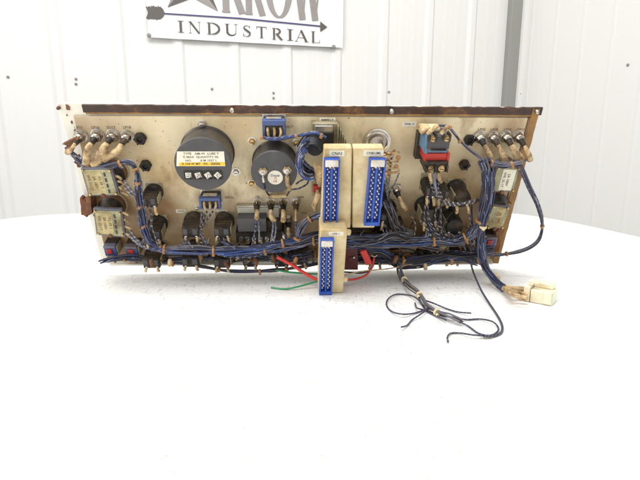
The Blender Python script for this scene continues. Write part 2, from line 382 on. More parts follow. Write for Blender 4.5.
for p in ((628, 65), (520, 94)):
    m_ = MB(); m_.lathe(spt(*p), [(0.008, 0), (0.008, 0.003), (0.004, 0.006)], 'speck', 10, sn); m_.build('screw', o)

# ------------------------------------------------------------------ banner
ban = thing('banner', 'white vinyl banner with a star, an arrow and INDUSTRIAL, hung on the ribbed wall', 'banner')
BO = 0.032
bu0, bu1 = wu(148, 30, BO), wu(343, 40, BO); bv = wpt(151, 37.5, BO).z
def bpt(u, v, off=0.0): return W0 + wd * u + wn * (BO + off) + V((0, 0, v))
b = MB(); nu, nv = 40, 16; grid = []
vt = bv + 0.62
vs = []
for j in range(nv + 1):
    for i in range(nu + 1):
        u = bu0 + (bu1 - bu0) * i / nu; v = bv + 0.62 * j / nv
        sag = 0.0
        if j < 2: sag = 0.003 * math.sin(i * 0.9)
        vs.append(bpt(u, v, sag))
N1 = len(vs)
vs += [q - wn * 0.0012 for q in vs]
fs = []
for j in range(nv):
    for i in range(nu):
        a = j * (nu + 1) + i; fs.append((a, a + 1, a + nu + 2, a + nu + 1)); fs.append((N1 + a, N1 + a + nu + 1, N1 + a + nu + 2, N1 + a + 1))
rim = [i for i in range(nu + 1)] + [(j + 1) * (nu + 1) - 1 for j in range(1, nv + 1)] + [nv * (nu + 1) + i for i in range(nu - 1, -1, -1)] + [j * (nu + 1) for j in range(nv - 1, 0, -1)]
for i in range(len(rim)):
    a, c = rim[i], rim[(i + 1) % len(rim)]; fs.append((a, N1 + a, N1 + c, c))
b.add(vs, fs, 'banner_white'); b.build('vinyl_sheet', ban)

def buv(px, py):
    q = wpt(px, py, BO) - W0; return (q.dot(wd), q.z)
zc = [0.004]
def ribbon(mb, pts, wds, m):
    """flat stroke of printed ink with changing width, pts in (u,v)"""
    zc[0] += 0.00002; L = []; n_ = len(pts)
    for i in range(n_):
        p = V((pts[i][0], pts[i][1])); a = V(pts[max(0, i - 1)]); c = V(pts[min(n_ - 1, i + 1)]); t = (c - a).normalized(); nn = V((-t.y, t.x))
        wd_ = wds[i] if isinstance(wds, (list, tuple)) else wds
        L.append((p + nn * wd_ / 2, p - nn * wd_ / 2))
    vs = []
    for a, c in L: vs += [bpt(a.x, a.y, zc[0]), bpt(c.x, c.y, zc[0])]
    mb.add(vs, [(2 * i, 2 * i + 1, 2 * i + 3, 2 * i + 2) for i in range(n_ - 1)], m)
def arc(cx, cy, rx, ry, a0, a1, n_=18): return [(cx + rx * math.cos(math.radians(a0 + (a1 - a0) * i / n_)), cy + ry * math.sin(math.radians(a0 + (a1 - a0) * i / n_))) for i in range(n_ + 1)]
TH, TN = 0.15, 0.035
def tw(n_, f): return [f(i / n_) for i in range(n_ + 1)]
def G(ch):
    s = []   # (points, widths)
    def ser(x, y, w_=0.28): s.append(([(x - w_ / 2, y), (x + w_ / 2, y)], TN))
    if ch == 'I': s.append(([(0.14, 0), (0.14, 1)], TH)); ser(.14, .015); ser(.14, .985); adv = .28
    elif ch == 'N':
        s += [([(0.1, 0), (0.1, 1)], TN), ([(0.1, 1), (0.72, 0)], TH), ([(0.74, 0), (0.74, 1)], TN)]; ser(.1, .015, .22); ser(.08, .985, .2); ser(.74, .985, .22); adv = .84
    elif ch == 'D':
        s += [([(0.14, 0), (0.14, 1)], TH)]; ser(.12, .015, .24); ser(.12, .985, .24)
        s.append((arc(.22, .5, .50, .48, -90, 90), tw(18, lambda t: TN + (TH - TN) * math.sin(PI * t)))); adv = .82
    elif ch == 'U':
        s += [([(0.14, 1), (0.14, .35)], TH), (arc(.40, .33, .26, .31, 180, 360), tw(18, lambda t: TH * (1 - t) + TN)), ([(0.66, .33), (0.66, 1)], TN)]; ser(.14, .985); ser(.66, .985, .22); adv = .78
    elif ch == 'S':
        p = [(.50, .80), (.44, .92), (.30, .98), (.14, .90), (.10, .76), (.20, .62), (.36, .50), (.50, .36), (.50, .18), (.38, .05), (.24, .02), (.10, .10), (.06, .24)]
        s.append((p, [.03, .04, .04, .07, .12, .15, .16, .15, .12, .07, .04, .04, .03])); s.append(([(.50, .70), (.50, .99)], TN)); s.append(([(.06, .01), (.06, .32)], TN)); adv = .58
    elif ch == 'T':
        s += [([(0.36, 0), (0.36, 1)], TH), ([(0.03, .975), (.69, .975)], .05)]; ser(.36, .015); s.append(([(0.04, .76), (.04, .98)], TN)); s.append(([(0.68, .76), (.68, .98)], TN)); adv = .72
    elif ch == 'R':
        s += [([(0.14, 0), (0.14, 1)], TH)]; ser(.14, .015); ser(.12, .985, .24)
        s.append((arc(.24, .74, .32, .24, -90, 90), tw(18, lambda t: TN + (TH - TN) * math.sin(PI * t)))); s.append(([(.32, .50), (.68, 0)], TH)); ser(.70, .015, .2); adv = .78
    elif ch == 'A':
        s += [([(.06, 0), (.38, 1)], TN), ([(.36, 1), (.70, 0)], TH), ([(.18, .34), (.58, .34)], TN)]; ser(.07, .015, .2); ser(.70, .015, .26); adv = .80
    elif ch == 'L':
        s += [([(0.14, 0), (0.14, 1)], TH), ([(.05, .015), (.60, .015)], TN), ([(.60, 0), (.60, .24)], TN)]; ser(.14, .985); adv = .64
    elif ch == 'O':
        s.append((arc(.42, .5, .34, .48, 90, 450, 32), tw(32, lambda t: TN + (TH - TN) * abs(math.sin(2 * PI * t))))); adv = .84
    elif ch == 'W':
        s += [([(.08, 1), (.34, 0)], TH), ([(.34, 0), (.56, 1)], TN), ([(.50, 1), (.76, 0)], TH), ([(.76, 0), (1.0, 1)], TN)]; ser(.08, .985, .26); ser(.5, .985, .26); ser(1.0, .985, .2); adv = 1.06
    return s, adv
def put(mb, ch, u0, v0, wdt, hgt, m):
    s, adv = G(ch)
    for pts, ws in s:
        k = wdt / adv
        ribbon(mb, [(u0 + x * k, v0 + y * hgt) for x, y in pts], [q * (k * .5 + hgt * .5) for q in ws] if isinstance(ws, list) else ws * (k * .5 + hgt * .5), m)
# measured letter boxes of the word (left px, right px, baseline py)
IND = [('I', 178, 184, 32.3), ('N', 189, 201, 33.2), ('D', 207, 221, 34.2), ('U', 225, 238, 35.4), ('S', 242.5, 251, 36.6), ('T', 256, 267, 38), ('R', 272, 283, 39.5), ('I', 287, 293, 40.5), ('A', 295, 308, 41.5), ('L', 311, 320, 42.7)]
for ch, x0, x1, yb in IND:
    b = MB()
    u0, v0 = buv(x0, yb); u1, _ = buv(x1, yb); _, v1 = buv((x0 + x1) / 2, yb - 11.3 + (x0 - 178) * 0.002)
    put(b, ch, u0, v0, u1 - u0, v1 - v0, 'banner_dark')
    b.build('printed_letter', ban, smooth_=False)
for ch, x0, x1, yb in [('R', 222, 245, 12.4), ('R', 245.5, 265, 14.6), ('O', 266, 292, 17.6), ('W', 292, 324, 19.2)]:
    b = MB(); u0, v0 = buv(x0, yb); u1, _ = buv(x1, yb); put(b, ch, u0, v0, u1 - u0, 0.33, 'banner_grey')
    b.build('printed_letter', ban, smooth_=False)
# star standing in for the first letter
b = MB(); sl, sr, sn_, sal, sar = buv(167.5, 7.5), buv(218, 11.5), buv(193, -2), buv(177, -17), buv(207, -15)
st_t = (sn_[0], sl[1] + 0.40); wl, wr = (sl[0] - 0.09, sl[1] + 0.25), (sr[0] + 0.07, sl[1] + 0.25)
il, ir = ((sn_[0] - 0.05), sl[1] + 0.25), ((sn_[0] + 0.05), sl[1] + 0.25)
P = [sl, sn_, sr, sar, wr, ir, st_t, il, wl, sal]
ctr = (sn_[0], sn_[1] + 0.10)
for i in range(10):
    zz = 0.0045; a, c = P[i], P[(i + 1) % 10]
    b.add([bpt(*ctr, zz), bpt(*a, zz), bpt(*c, zz)], [(0, 1, 2)], 'banner_grey' if i % 2 else 'banner_dark')
b.build('printed_star', ban, smooth_=False)
b = MB(); a0, a1 = buv(160, 13.4), buv(323, 26.6); am = buv(240, 18.6)
ribbon(b, [a0, am, a1], [0.007, 0.008, 0.0075], 'banner_navy')
h0, h1, h2 = buv(320, 21.5), buv(327, 27.3), buv(320, 32)
b.add([bpt(*h0, .0055), bpt(*h1, .0055), bpt(*h2, .0055)], [(0, 2, 1)], 'banner_dark')
for k in range(9):                     # fletching
    x = 147.5 + k * 1.7; c0 = buv(x + 2, 12.9 + k * .06)
    for sg in (-1, 1):
        tip = buv(x - 1.2 + random.uniform(-.5, .5), 12.9 + sg * (6.6 + random.uniform(-.8, .5)))
        ribbon(b, [c0, ((c0[0] + tip[0]) / 2 + .003, (c0[1] + tip[1]) / 2), tip], [.016, .014, .006], 'banner_dark')
ribbon(b, [buv(149, 12.6), buv(164, 13.7)], .022, 'banner_dark')
b.build('printed_arrow', ban, smooth_=False)
for p in ((149, 35.5), (333.5, 46.8), ):
    c = wpt(p[0], p[1], BO); m_ = MB(); m_.lathe(c, [(0.011, -0.01), (0.011, 0.006), (0.006, 0.009)], 'speck', 12, wn); m_.build('fixing_screw', ban)

# ================================================================== CONTROL PANEL
root = thing('control_panel', 'grimy cream machine control panel seen from its wired back, leaning forward on the white table', 'control panel')
root.matrix_world = PM
Z = V((0, 0, 1))

# --- plate
TL, TR, BRc, BL = pl(57, 103), pl(541, 108), pl(498.5, 261), pl(102, 263)
b = MB(); b.slab([BL, BRc, TR, TL], -0.003, 0.0, 'flange_white'); b.build('back_plate', root, bevel=0.0006)
i1, i2, i3, i4 = pl(74, 115), pl(531, 117), pl(491.5, 260), pl(108.5, 262)
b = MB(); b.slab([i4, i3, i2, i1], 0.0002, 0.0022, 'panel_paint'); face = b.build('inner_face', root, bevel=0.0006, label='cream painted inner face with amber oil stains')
PF = 0.0022
# folded bottom lip
b = MB(); c0, c1 = pl(112, 258.5), pl(490, 257.5)
b.box((c0 + c1) / 2 + V((0, -0.001, 0.006)), ((c1 - c0).length, 0.002, 0.013), 'flange_white', Matrix.Rotation(math.atan2((c1 - c0).y, (c1 - c0).x), 3, 'Z')); b.build('bottom_lip', root, bevel=0.0004)
# gaskets with ragged ends
def strip(name, a, c, wid, z1, m, jag=0.0006, lab=None):
    n_ = 90; A = []; B = []
    d = (c - a).normalized(); nn = V((-d.y, d.x, 0))
    for i in range(n_ + 1):
        p = a.lerp(c, i / n_)
        A.append(p + nn * (wid / 2 + noise.noise(p * 170) * jag)); B.append(p - nn * (wid / 2 + noise.noise(p * 150 + V((5, 0, 0))) * jag * .8))
    q = B + list(reversed(A)); mb = MB()
    n2 = n_ + 1; vs = [V((p.x, p.y, 0.0003)) for p in B] + [V((p.x, p.y, z1 + noise.noise(p * 90) * .0005)) for p in B] + [V((p.x, p.y, z1 + noise.noise(p * 90) * .0005)) for p in A] + [V((p.x, p.y, 0.0003)) for p in A]
    fs = []
    for r_ in range(3):
        for i in range(n_): fs.append((r_ * n2 + i, r_ * n2 + i + 1, (r_ + 1) * n2 + i + 1, (r_ + 1) * n2 + i))
    fs += [(0, n2, 2 * n2, 3 * n2), (n_, 3 * n2 + n_, 2 * n2 + n_, n2 + n_)]
    mb.add(vs, fs, m); return mb.build(name, root, label=lab)
strip('gasket', pl(83.5, 107.9), pl(541, 110.6), 0.0078, 0.0030, 'gasket_dark', 0.0013, 'dark brown perished gasket strip along the top edge')
strip('gasket', pl(535.5, 107.6), pl(494.5, 262), 0.0078, 0.0032, 'gasket_gold', 0.0004, 'golden brown gasket strip down the right edge')
b = MB(); b.tube([pl(86, 112.9, .0022), pl(531, 115.6, .0022)], 0.0012, 'gasket_gold', sub=60); b.build('sealant_bead', root)
b = MB(); b.tube([pl(529, 117, .0022), pl(490, 262, .0022)], 0.0009, 'rust', sub=40); b.build('sealant_bead', root)
# remains of the left gasket
for (x, y, s_) in ((68, 107.5, .0022), (72, 122, .0010), (75, 131, .0012), (78, 143, .0012), (88, 178, .001), (67, 115, .0007), (94, 215, .0012), (82, 160, .0014)):
    b = MB(); n_ = 9; cc = pl(x, y)
    P = [cc + V((math.cos(2 * PI * k / n_) * s_ * random.uniform(.6, 1.2), math.sin(2 * PI * k / n_) * s_ * random.uniform(.9, 2.2), 0)) for k in range(n_)]
    b.slab(P, 0.0002, 0.0008, 'rust'); b.build('gasket_scrap', root)

def screw(px, py, r=0.0042, h=0.0, m='steel', name='screw', parent=root, washer=True, hh=.0035):
    c = pl(px, py, h + .002); c.z = h; mb = MB()
    if washer: mb.lathe(c, [(r * 1.25, 0), (r * 1.3, .0007), (r * .8, .0009)], 'steel', 18)
    mb.lathe(c + Z * .0007, [(r, 0), (r, hh * .5), (r * .75, hh), (r * .3, hh * 1.1)], m, 6 if r > .0035 else 14)
    mb.box(c + Z * (hh * 1.1 + .0007), (r * 1.0, r * .2, .0006), 'ink'); return mb.build(name, parent)
for p, r in (((232, 110.3), .0026), ((391.5, 111.3), .0026), ((537, 111.8), .0022)):
    screw(*p, r=r, h=.0033, washer=False)
for p in ((58.5, 108),): screw(*p, r=.0018, h=.0, washer=False, m='rust')
for p, r in (((202, 124.5), .0036), ((236, 172.5), .0036), ((252, 141.8), .0036), ((296.5, 143.3), .0036), ((251.5, 184), .0034), ((197, 208), .002)):
    screw(*p, r=r, h=PF, m='brass' if p[0] > 250 else 'steel')

# --- writing
def label(px, py, s, wpx, hpx, h=PF, plate=True, m='white_label', frac=.62, parent=root, name='label_plate'):
    c = pl(px, py, h); d = (pl(px + 1, py, h) - c).x; wid, hei = wpx * d, hpx * d
    mb = MB()
    if plate: mb.box(c + Z * .0002, (wid, hei, .0005), m)
    n_ = max(2, len(s)); size = min(hei * frac * 1.1, wid / n_ * 1.25)
    mb.text(s, c + Z * .0006, size, 'ink' if plate else 'faded_ink'); return mb.build(name if plate else 'lettering', parent, smooth_=False)
for x, s in ((78.5, 'LP15'), (95.5, 'LP16'), (111, 'SU17'), (127, 'LP18')): label(x, 127.4, s, 13, 5.6, plate=False, frac=.75)
for x, s in ((481.5, 'LP10'), (494, 'LP18'), (507.5, 'LP10'), (521, 'LP11')): label(x, 129.4, s, 12, 5.6, plate=False, frac=.7)
label(281 + 8, 126.8, 'SW17', 13, 5, plate=False); label(229.5, 197.5, 'SW15', 12, 5, plate=False)
label(327.5, 120.2, 'MMF13', 16, 6, m='sticker_white'); label(383, 148.5, 'CM20', 14, 5); label(409.3, 124, 'SWB 17', 14, 5)
label(151, 184.3, 'SWA14', 14, 4.6); label(257.5, 196.5, 'LP', 7, 4, plate=False); label(301, 197, 'LP04', 9, 4, plate=False); label(304, 213, 'LP05', 9, 4, plate=False)
label(397.5, 184.6, 'LP20', 11, 4.5, plate=False); label(459, 182, 'SWA12', 11, 4.6); label(423, 198.3, 'SWA6', 11, 4.4); label(451.5, 208.3, 'SWA7', 10, 4); label(447, 232.5, 'SWA9', 10, 4)
label(181, 211, 'SWA3', 10, 3.8); label(222, 211.6, 'SWA4', 11, 3.8); label(133.5, 246.5, 'LP2', 9, 3.5, plate=False)

# --- black hole plugs
for (x, y, r) in ((140.5, 138.3, .0058), (146, 165.2, .0055), (469, 139.8, .0053), (464.2, 164.5, .0053)):
    c = pl(x, y, .004); c.z = PF; mb = MB()
    mb.lathe(c, [(r, 0), (r, .005), (r * .86, .0062), (r * .55, .0058), (r * .5, .0035), (.0003, .0035)], 'black_plastic', 22)
    for k in range(6):
        a = k * PI / 3; mb.box(c + V((math.cos(a) * r * .95, math.sin(a) * r * .95, .0035)), (.0016, .0016, .0055), 'black_plastic', Matrix.Rotation(a, 3, 'Z'))
    mb.build('hole_plug', root)

# --- big meter
def curved(px, py, r, h, chamfer=.001):
    c = pl(px, py, h); return V((c.x, c.y, PF))
c = curved(203, 164.8, .028, .036); H = .036
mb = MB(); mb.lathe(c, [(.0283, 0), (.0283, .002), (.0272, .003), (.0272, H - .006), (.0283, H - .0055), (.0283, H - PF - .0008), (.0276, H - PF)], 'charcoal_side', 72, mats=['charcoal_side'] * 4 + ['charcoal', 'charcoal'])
meter = mb.build('hour_meter', root, label='large round charcoal meter housing')
def on(px, py, h): return pl(px, py, h)
q = [on(176.5, 166, H), on(225.3, 166, H), on(224, 151.4, H), on(177, 151.4, H)]
mb = MB(); mb.slab(q, H, H + .0004, 'sticker_white')
q2 = [on(179.3, 165.8, H), on(225.5, 165.3, H), on(224.8, 162.0, H), on(179, 162.4, H)]
mb.slab(q2, H + .0004, H + .0007, 'yellow')
for (y, s, x, sz) in ((153.8, 'TYPE   AM-W  LUBE T', 201, .0036), (157.2, 'C MAX  QUANTITY 00.', 201, .0034), (160.7, 'NO.         8 M 1037 1', 201, .0034)):
    mb.text(s, on(x, y, H + .0006), sz * .88, 'faded_ink', sx=1.15)
mb.text('A 104 W MT   PX - SERIES', on(201, 164, H + .0009), .0031, 'ink', sx=1.1)
mb.build('rating_label', meter, smooth_=False)
for k in range(4):
    p = on(188.6 + k * 9.75, 174.8, H); mb = MB(); s_ = .0041
    for (dx, dy, sx_, sy_) in ((-s_, 0, .0007, 2 * s_), (s_, 0, .0007, 2 * s_), (0, -s_, 2 * s_ - .0007, .0007), (0, s_, 2 * s_ - .0007, .0007)):
        mb.box(p + V((dx, dy, .0008)), (sx_, sy_, .0018), 'ink')
    mb.box(p + V((0, 0, .0003)), (2 * s_ - .0008, 2 * s_ - .0008, .0006), 'ink')
    mb.box(p + V((0, 0, .0012)), (.0058, .0058, .0010), 'sticker_white', Matrix.Rotation(.25 * k, 3, 'Z'))
    mb.lathe(p + V((0, -.0002, .0012)), [(.0024, 0), (.0024, .0016), (.0016, .0022)], 'steel', 14); mb.box(p + V((0, 0, .0035)), (.003, .0006, .0004), 'ink', Matrix.Rotation(.7 * k, 3, 'Z'))
    mb.box(p + V((.0021, -.0021, .0014)), (.0012, .0012, .0018), 'ink')
    mb.build('terminal', meter, bevel=.0001)
# --- small meter
H2 = .030; c = curved(274, 172.5, .0235, H2)
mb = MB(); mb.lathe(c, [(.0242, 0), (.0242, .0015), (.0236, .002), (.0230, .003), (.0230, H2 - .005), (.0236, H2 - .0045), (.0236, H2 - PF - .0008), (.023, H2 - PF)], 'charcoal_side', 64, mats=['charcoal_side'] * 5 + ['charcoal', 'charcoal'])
m2 = mb.build('gauge', root, label='smaller round charcoal gauge with two screw terminals')
for (x, y) in ((263, 171), (287, 170)):
    p = on(x, y, H2); mb = MB(); mb.lathe(p, [(.0046, 0), (.0046, .001), (.0038, .0012), (.0038, .004), (.0030, .0046), (.0016, .005), (.0016, .0075), (.0008, .008)], 'steel', 6)
    mb.lathe(p + Z * .0011, [(.0042, 0), (.0042, .0006)], 'brass', 18); mb.build('terminal', m2)
    mb = MB(); mb.tube([p + V((0, -.002, .003)), p + V((.0002, -.006, .0045)), p + V((.0006, -.010, .004))], lambda t: .0012 + .0009 * t, 'steel' if x < 270 else 'sleeve'); mb.build('ring_lug', m2)
p = on(275.2, 177.5, H2); mb = MB(); mb.lathe(p, [(.0079, 0), (.0079, .0004)], 'white_label', 40)
mb.text('Diesel', p + V((0, .0024, .0006)), .0036, 'blue_switch'); mb.text('12', p + V((0, -.0006, .0006)), .0034, 'red'); mb.text('OK', p + V((0, -.0042, .0006)), .0030, 'red'); mb.build('round_sticker', m2, smooth_=False)
# gauge leads + resistor
def lead(name, pts, r, m, stripe=None, parent=root, lab=None, seg=7, step=.0013, period=4):
    P = resample(smooth([V(q) for q in pts], 8), step); mb = MB(); mb.tube(P, r, m, seg=seg, stripe=stripe, period=period, raw=True); return mb.build(name, parent, label=lab)
lead('gauge_lead', [on(263, 181, .034), on(265, 188, .030), on(268, 194, .012), on(271, 196.2, .008)], .0010, 'wire_navy')
lead('insulating_sleeve', [on(287, 176, .034), on(287.5, 183, .034), on(290, 189.5, .030)], .0022, 'sleeve')
lead('gauge_lead', [on(287, 195.5, .008), on(291, 190, .028), on(299, 188.5, .030), on(307, 184, .026), on(308, 179.5, .024), on(302, 180, .024), on(296, 184, .024)], .0009, 'wire_navy', 'wire_pale')
mb = MB(); a, c = on(270, 196, .009), on(286, 195.7, .009); mb.tube([a, (a + c) / 2, c], .0026, 'cream_plastic', seg=14); mb.lathe(a, [(.0026, 0), (.0030, .0006), (.0030, .002)], 'sleeve', 14, (c - a)); mb.build('resistor', root)

# --- blue and red slide switches
def slide(px, py, wpx, hpx, H=.016, nw=3):
    a = on(px, py, H); d = (on(px + 1, py, H) - a).x; W, Hh = wpx * d, hpx * d; mb = MB()
    mb.box(V((a.x, a.y, PF + .001)), (W * 1.02, Hh * 1.25, .002), 'steel')
    mb.box(V((a.x, a.y, (H + .003) / 2)), (W * .94, Hh * .92, H - .003), 'black_plastic')
    for dy, sy in ((Hh * .36, Hh * .26), (-Hh * .43, Hh * .12)): mb.box(V((a.x, a.y + dy, H - .002)), (W, sy, .008), 'blue_switch')
    for sx in (-1, 1): mb.box(V((a.x + sx * W * .44, a.y - Hh * .07, H - .002)), (W * .12, Hh * .6, .0079), 'blue_switch')
    mb.box(V((a.x, a.y - Hh * .07, H - .0042)), (W * .76, Hh * .6, .004), 'red')
    mb.box(V((a.x, a.y + Hh * .53, H - .005)), (W * .66, Hh * .08, .006), 'steel')
    s = mb.build('slide_switch', root, bevel=.0004)
    for k in range(nw):
        dx = (k - (nw - 1) / 2) * W * .28
        lead('insulating_sleeve', [V((a.x + dx, a.y + Hh * .08, H)), V((a.x + dx + .0006, a.y - Hh * .10, H + .004)), V((a.x + dx * .8, a.y - Hh * .42, H + .003))], .0014, 'sleeve', parent=s)
    return s
slide(274, 129.5, 23, 20, .014); slide(210, 203, 21, 13, .018)
lead('wire', [on(207, 211, .02), on(203, 220, .024), on(200, 228, .028), on(203, 238, .034), on(210, 246, .040)], .0011, 'wire_black', 'wire_stripe')
lead('wire', [on(213, 211, .02), on(208, 218, .024), on(202, 227, .028), on(200, 240, .034), on(206, 248, .040)], .0011, 'wire_black', 'wire_stripe')
lead('wire', [on(202, 212, .02), on(201, 222, .024), on(201, 232, .03), on(207, 245, .040)], .0012, 'wire_blue', 'wire_pale')

# --- chrome lamp holders with cream sleeved tails
def holder(px, py, r=.0062, tail=(-9, 10), sl=(-8, 17), fat=1.0, stub=.012):
    h0 = .008; c = on(px, py, h0); c.z = PF; mb = MB()
    mb.lathe(c, [(r * 1.12, 0), (r * 1.12, .0012)], 'steel', 22)
    mb.lathe(c + Z * .0012, [(r * .98, 0), (r, .003), (r * .8, .0036)], 'chrome', 6)
    mb.lathe(c + Z * .0045, [(r * .82, 0), (r * .85, .003), (r * .72, .0055), (r * .4, .0075), (r * .2, .008)], 'chrome', 22)
    p = mb.build('lamp_holder', root)
    a = c + Z * .011; e = on(px + tail[0] * .55, py + tail[1] * .75, .020)
    mb = MB(); mb.tube([a, a.lerp(e, .5) + Z * .001, e], lambda t: .0034 - .001 * t, 'black_plastic', seg=10); mb.box(e, (.004, .002, .003), 'copper_lug'); mb.build('lamp_tail', p)
    e0 = on(px + tail[0] * .5, py + tail[1] * .6, .021); e1 = on(px + tail[0] * .9, py + tail[1] * 1.25, .024); e2 = on(px + sl[0], py + sl[1], .022)
    mb = MB(); mb.tube([e0, e1, e2], lambda t: (.0017 + .0016 * t ** .7) * min(fat, 1.55), 'sleeve', seg=10); mb.build('insulating_sleeve', p)
    return e2
ends = []
for (x, y, t, s, f) in ((79, 137.8, (-8, 9), (-12, 15), .8), (96, 137, (-9, 10), (-10, 27), 1.25), (111.5, 137, (-9, 10), (-17, 28), 1.9), (126, 138, (-9, 10), (-22, 21), 1.3)):
    ends.append(holder(x, y, tail=t, sl=s, fat=f))
for (x, y, t, s, f) in ((480, 138.5, (9, 11), (11, 21), 1.1), (493.5, 138.5, (9, 11), (11, 22), 1.2), (506.5, 138, (10, 12), (13, 21), 1.6), (519, 138, (11, 13), (11, 22), 1.0)):
    ends.append(holder(x, y, tail=t, sl=s, fat=f))
for (x, y) in ((257, 203.5), (271, 203.5), (283.3, 203.5), (296, 203.5), (288.5, 221.5)):
    holder(x, y, r=.0052, tail=(0, 10), sl=(0 if x != 271 else 3, 17), fat=1.0 if x < 290 else .55)
holder(396.5, 191, r=.0052, tail=(5, 9), sl=(9, 18), fat=.9)
# wires from holder sleeves into harness
for i in range(4):
    for k in range(2):
        lead('wire', [ends[i], on(92 + i * 6 + k * 3, 163, .022), on(98 + i * 8 + k * 2, 168, .020)], .0009, 'wire_grey', 'wire_stripe')
for i in range(4):
    for k in range(2):
        lead('wire', [ends[4 + i], on(486 + i * 6 + k * 3, 163, .024), on(486 + i * 2 + k * 2, 168, .024)], .0009, 'wire_grey', 'wire_stripe')

# --- black contact blocks
for (x0, y0, x1, y1, h) in ((350, 232, 372, 240, .020), (374, 212, 396, 224, .026), (387, 224, 404, 236, .022), (352, 262, 372, 249, .02)):
    mb = MB(); bx_ = [on(x0, max(y0, y1), h), on(x1, max(y0, y1), h), on(x1, min(y0, y1), h), on(x0, min(y0, y1), h)]; mb.slab(bx_, .003, h, 'black_plastic'); k_ = sum(bx_, V()) / 4
    for q_ in (-1, 1): mb.lathe(k_ + V((q_ * .006, 0, 0)), [(.0022, 0), (.0022, .001), (.0012, .0016)], 'copper_lug', 12)
    mb.build('relay_block', root, bevel=.0006)
def contact(px, py, wpx=15, hpx=13, H=.026,  turn=0.0, drum=False, plate='beige_metal', sleeves=2, sl_len=10, sdx=0):
    H += .006; wpx *= 1.05; hpx *= 1.12; sl_len *= .8; c = on(px, py, PF); f = on(px, py, H); d = (on(px + 1, py, H) - on(px, py, H)).x; W, Hh = wpx * d, hpx * d
    R = Matrix.Rotation(turn, 3, 'Z'); mb = MB(); c.z = 0
    mb.box(c + V((0, 0, PF + .0008)), (W * 1.15, Hh * 1.3, .0016), plate, R)
    mb.lathe(c + Z * (PF + .0016), [(W * .60, 0), (W * .62, .005), (W * .54, .0065), (W * .5, .008)], 'black_plastic', 26)
    s = mb.build('contact_block', root, bevel=.0003)
    mb = MB(); z0 = .0075
    if drum:
        mb.lathe(c + Z * z0, [(W * .50, 0), (W * .50, H - z0 - .001), (W * .44, H - z0)], 'black_plastic', 26)
        for k in range(9):
            a = k * 2 * PI / 9; mb.box(c + V((math.cos(a) * W * .49, math.sin(a) * W * .49, (z0 + H) / 2)), (.0012, .0014, (H - z0) * .9), 'black_plastic', Matrix.Rotation(a, 3, 'Z'))
        mb.box(c + V((-W * .42, -Hh * .1, (z0 + H) / 2 - .001)), (W * .16, Hh * .8, (H - z0) * .8), 'beige_metal', R)
    else:
        mb.box(c + R @ V((0, 0, 0)) + Z * ((z0 + H) / 2), (W * .96, Hh * .86, H - z0), 'black_plastic', R)
        for k in range(3): mb.box(c + Z * (z0 + .004 + k * .0055), (W * 1.03, Hh * .93, .0026), 'black_plastic', R)
        mb.box(c + R @ V((-W * .30, Hh * .1, 0)) + Z * (H + .0006), (W * .28, Hh * .5, .0014), 'charcoal', R); mb.box(c + R @ V((W * .26, Hh * .1, 0)) + Z * (H + .0006), (W * .3, Hh * .5, .0014), 'charcoal', R)
        mb.box(c + R @ V((W * .50, 0, 0)) + Z * ((z0 + H) / 2), (W * .08, Hh * .6, (H - z0) * .7), 'beige_metal', R)
    mb.build('switch_body', s, bevel=.0005)
    mb = MB()
    for sx in (-1, 1):
        q = c + R @ V((sx * W * .3, -Hh * .36, 0)) + Z * (H - .003)
        mb.box(q, (.0034, .0028, .0048), 'copper_lug', R); mb.lathe(q + Z * .002, [(.0015, 0), (.0015, .0012), (.0008, .0016)], 'steel', 12)
    mb.build('terminal', s, bevel=.0003)
    for k in range(sleeves):
        sx = -1 if k == 0 else 1
        q = c + R @ V((sx * W * .33, -Hh * .40, 0)) + Z * (H - .001); e = q + V((sx * .001 + sdx * .001, -sl_len * d, .002))
        mb = MB(); mb.tube([q, (q + e) / 2 + Z * .0025, e], .0016, 'sleeve', seg=9); mb.build('insulating_sleeve', s)
    return s
contact(155, 190.5, 15, 12, .024); contact(159, 222, 16, 13, .026); contact(195, 219, 17, 12, .026); contact(225, 219, 16, 12, .026)
contact(158, 247, 17, 12, .030, sl_len=4); contact(195, 247, 17, 12, .028, sl_len=4); contact(225, 248, 16, 12, .028, sl_len=5)
contact(455, 187, 16, 13, .028, drum=True, sdx=2); contact(424, 204, 17, 14, .028, drum=True, sdx=2); contact(447, 213, 17, 14, .030, drum=True, sdx=3)
contact(425, 181, 9, 13, .024, sdx=1); contact(437, 184, 11, 11, .024, sdx=1)
contact(385, 206, 17, 11, .024); contact(382, 188, 9, 12, .016, sleeves=1)
for (x, y) in ((252, 249), (282, 249), (300, 247), (372, 247), (392, 243), (420, 243), (447, 244), (472, 243)):
    contact(x, y, 14, 12, .024, sl_len=5)
# dark pieces low in the middle
for (x0, y0, x1, y1, h0, h1, m) in ((344, 248, 358, 270, .012, .045, 'dark_red'), (400, 240, 416, 252, .004, .028, 'beige_metal'), (430, 240, 449, 252, .004, .030, 'cream_plastic'), (333, 240, 344, 262, .004, .03, 'black_plastic'), (376, 236, 398, 250, .004, .024, 'black_plastic')):
    mb = MB(); mb.slab([on(x0, y1, h1), on(x1, y1, h1), on(x1, y0, h1), on(x0, y0, h1)], h0, h1, m)
    k = on((x0 + x1) / 2, (y0 + y1) / 2, h1); mb.box(k, (.006, .006, .003), m if m != 'cream_plastic' else 'beige_metal'); mb.lathe(k + V((.003, .003, .0015)), [(.0014, 0), (.0014, .001)], 'steel', 12); mb.build('relay_block', root, bevel=.0007)
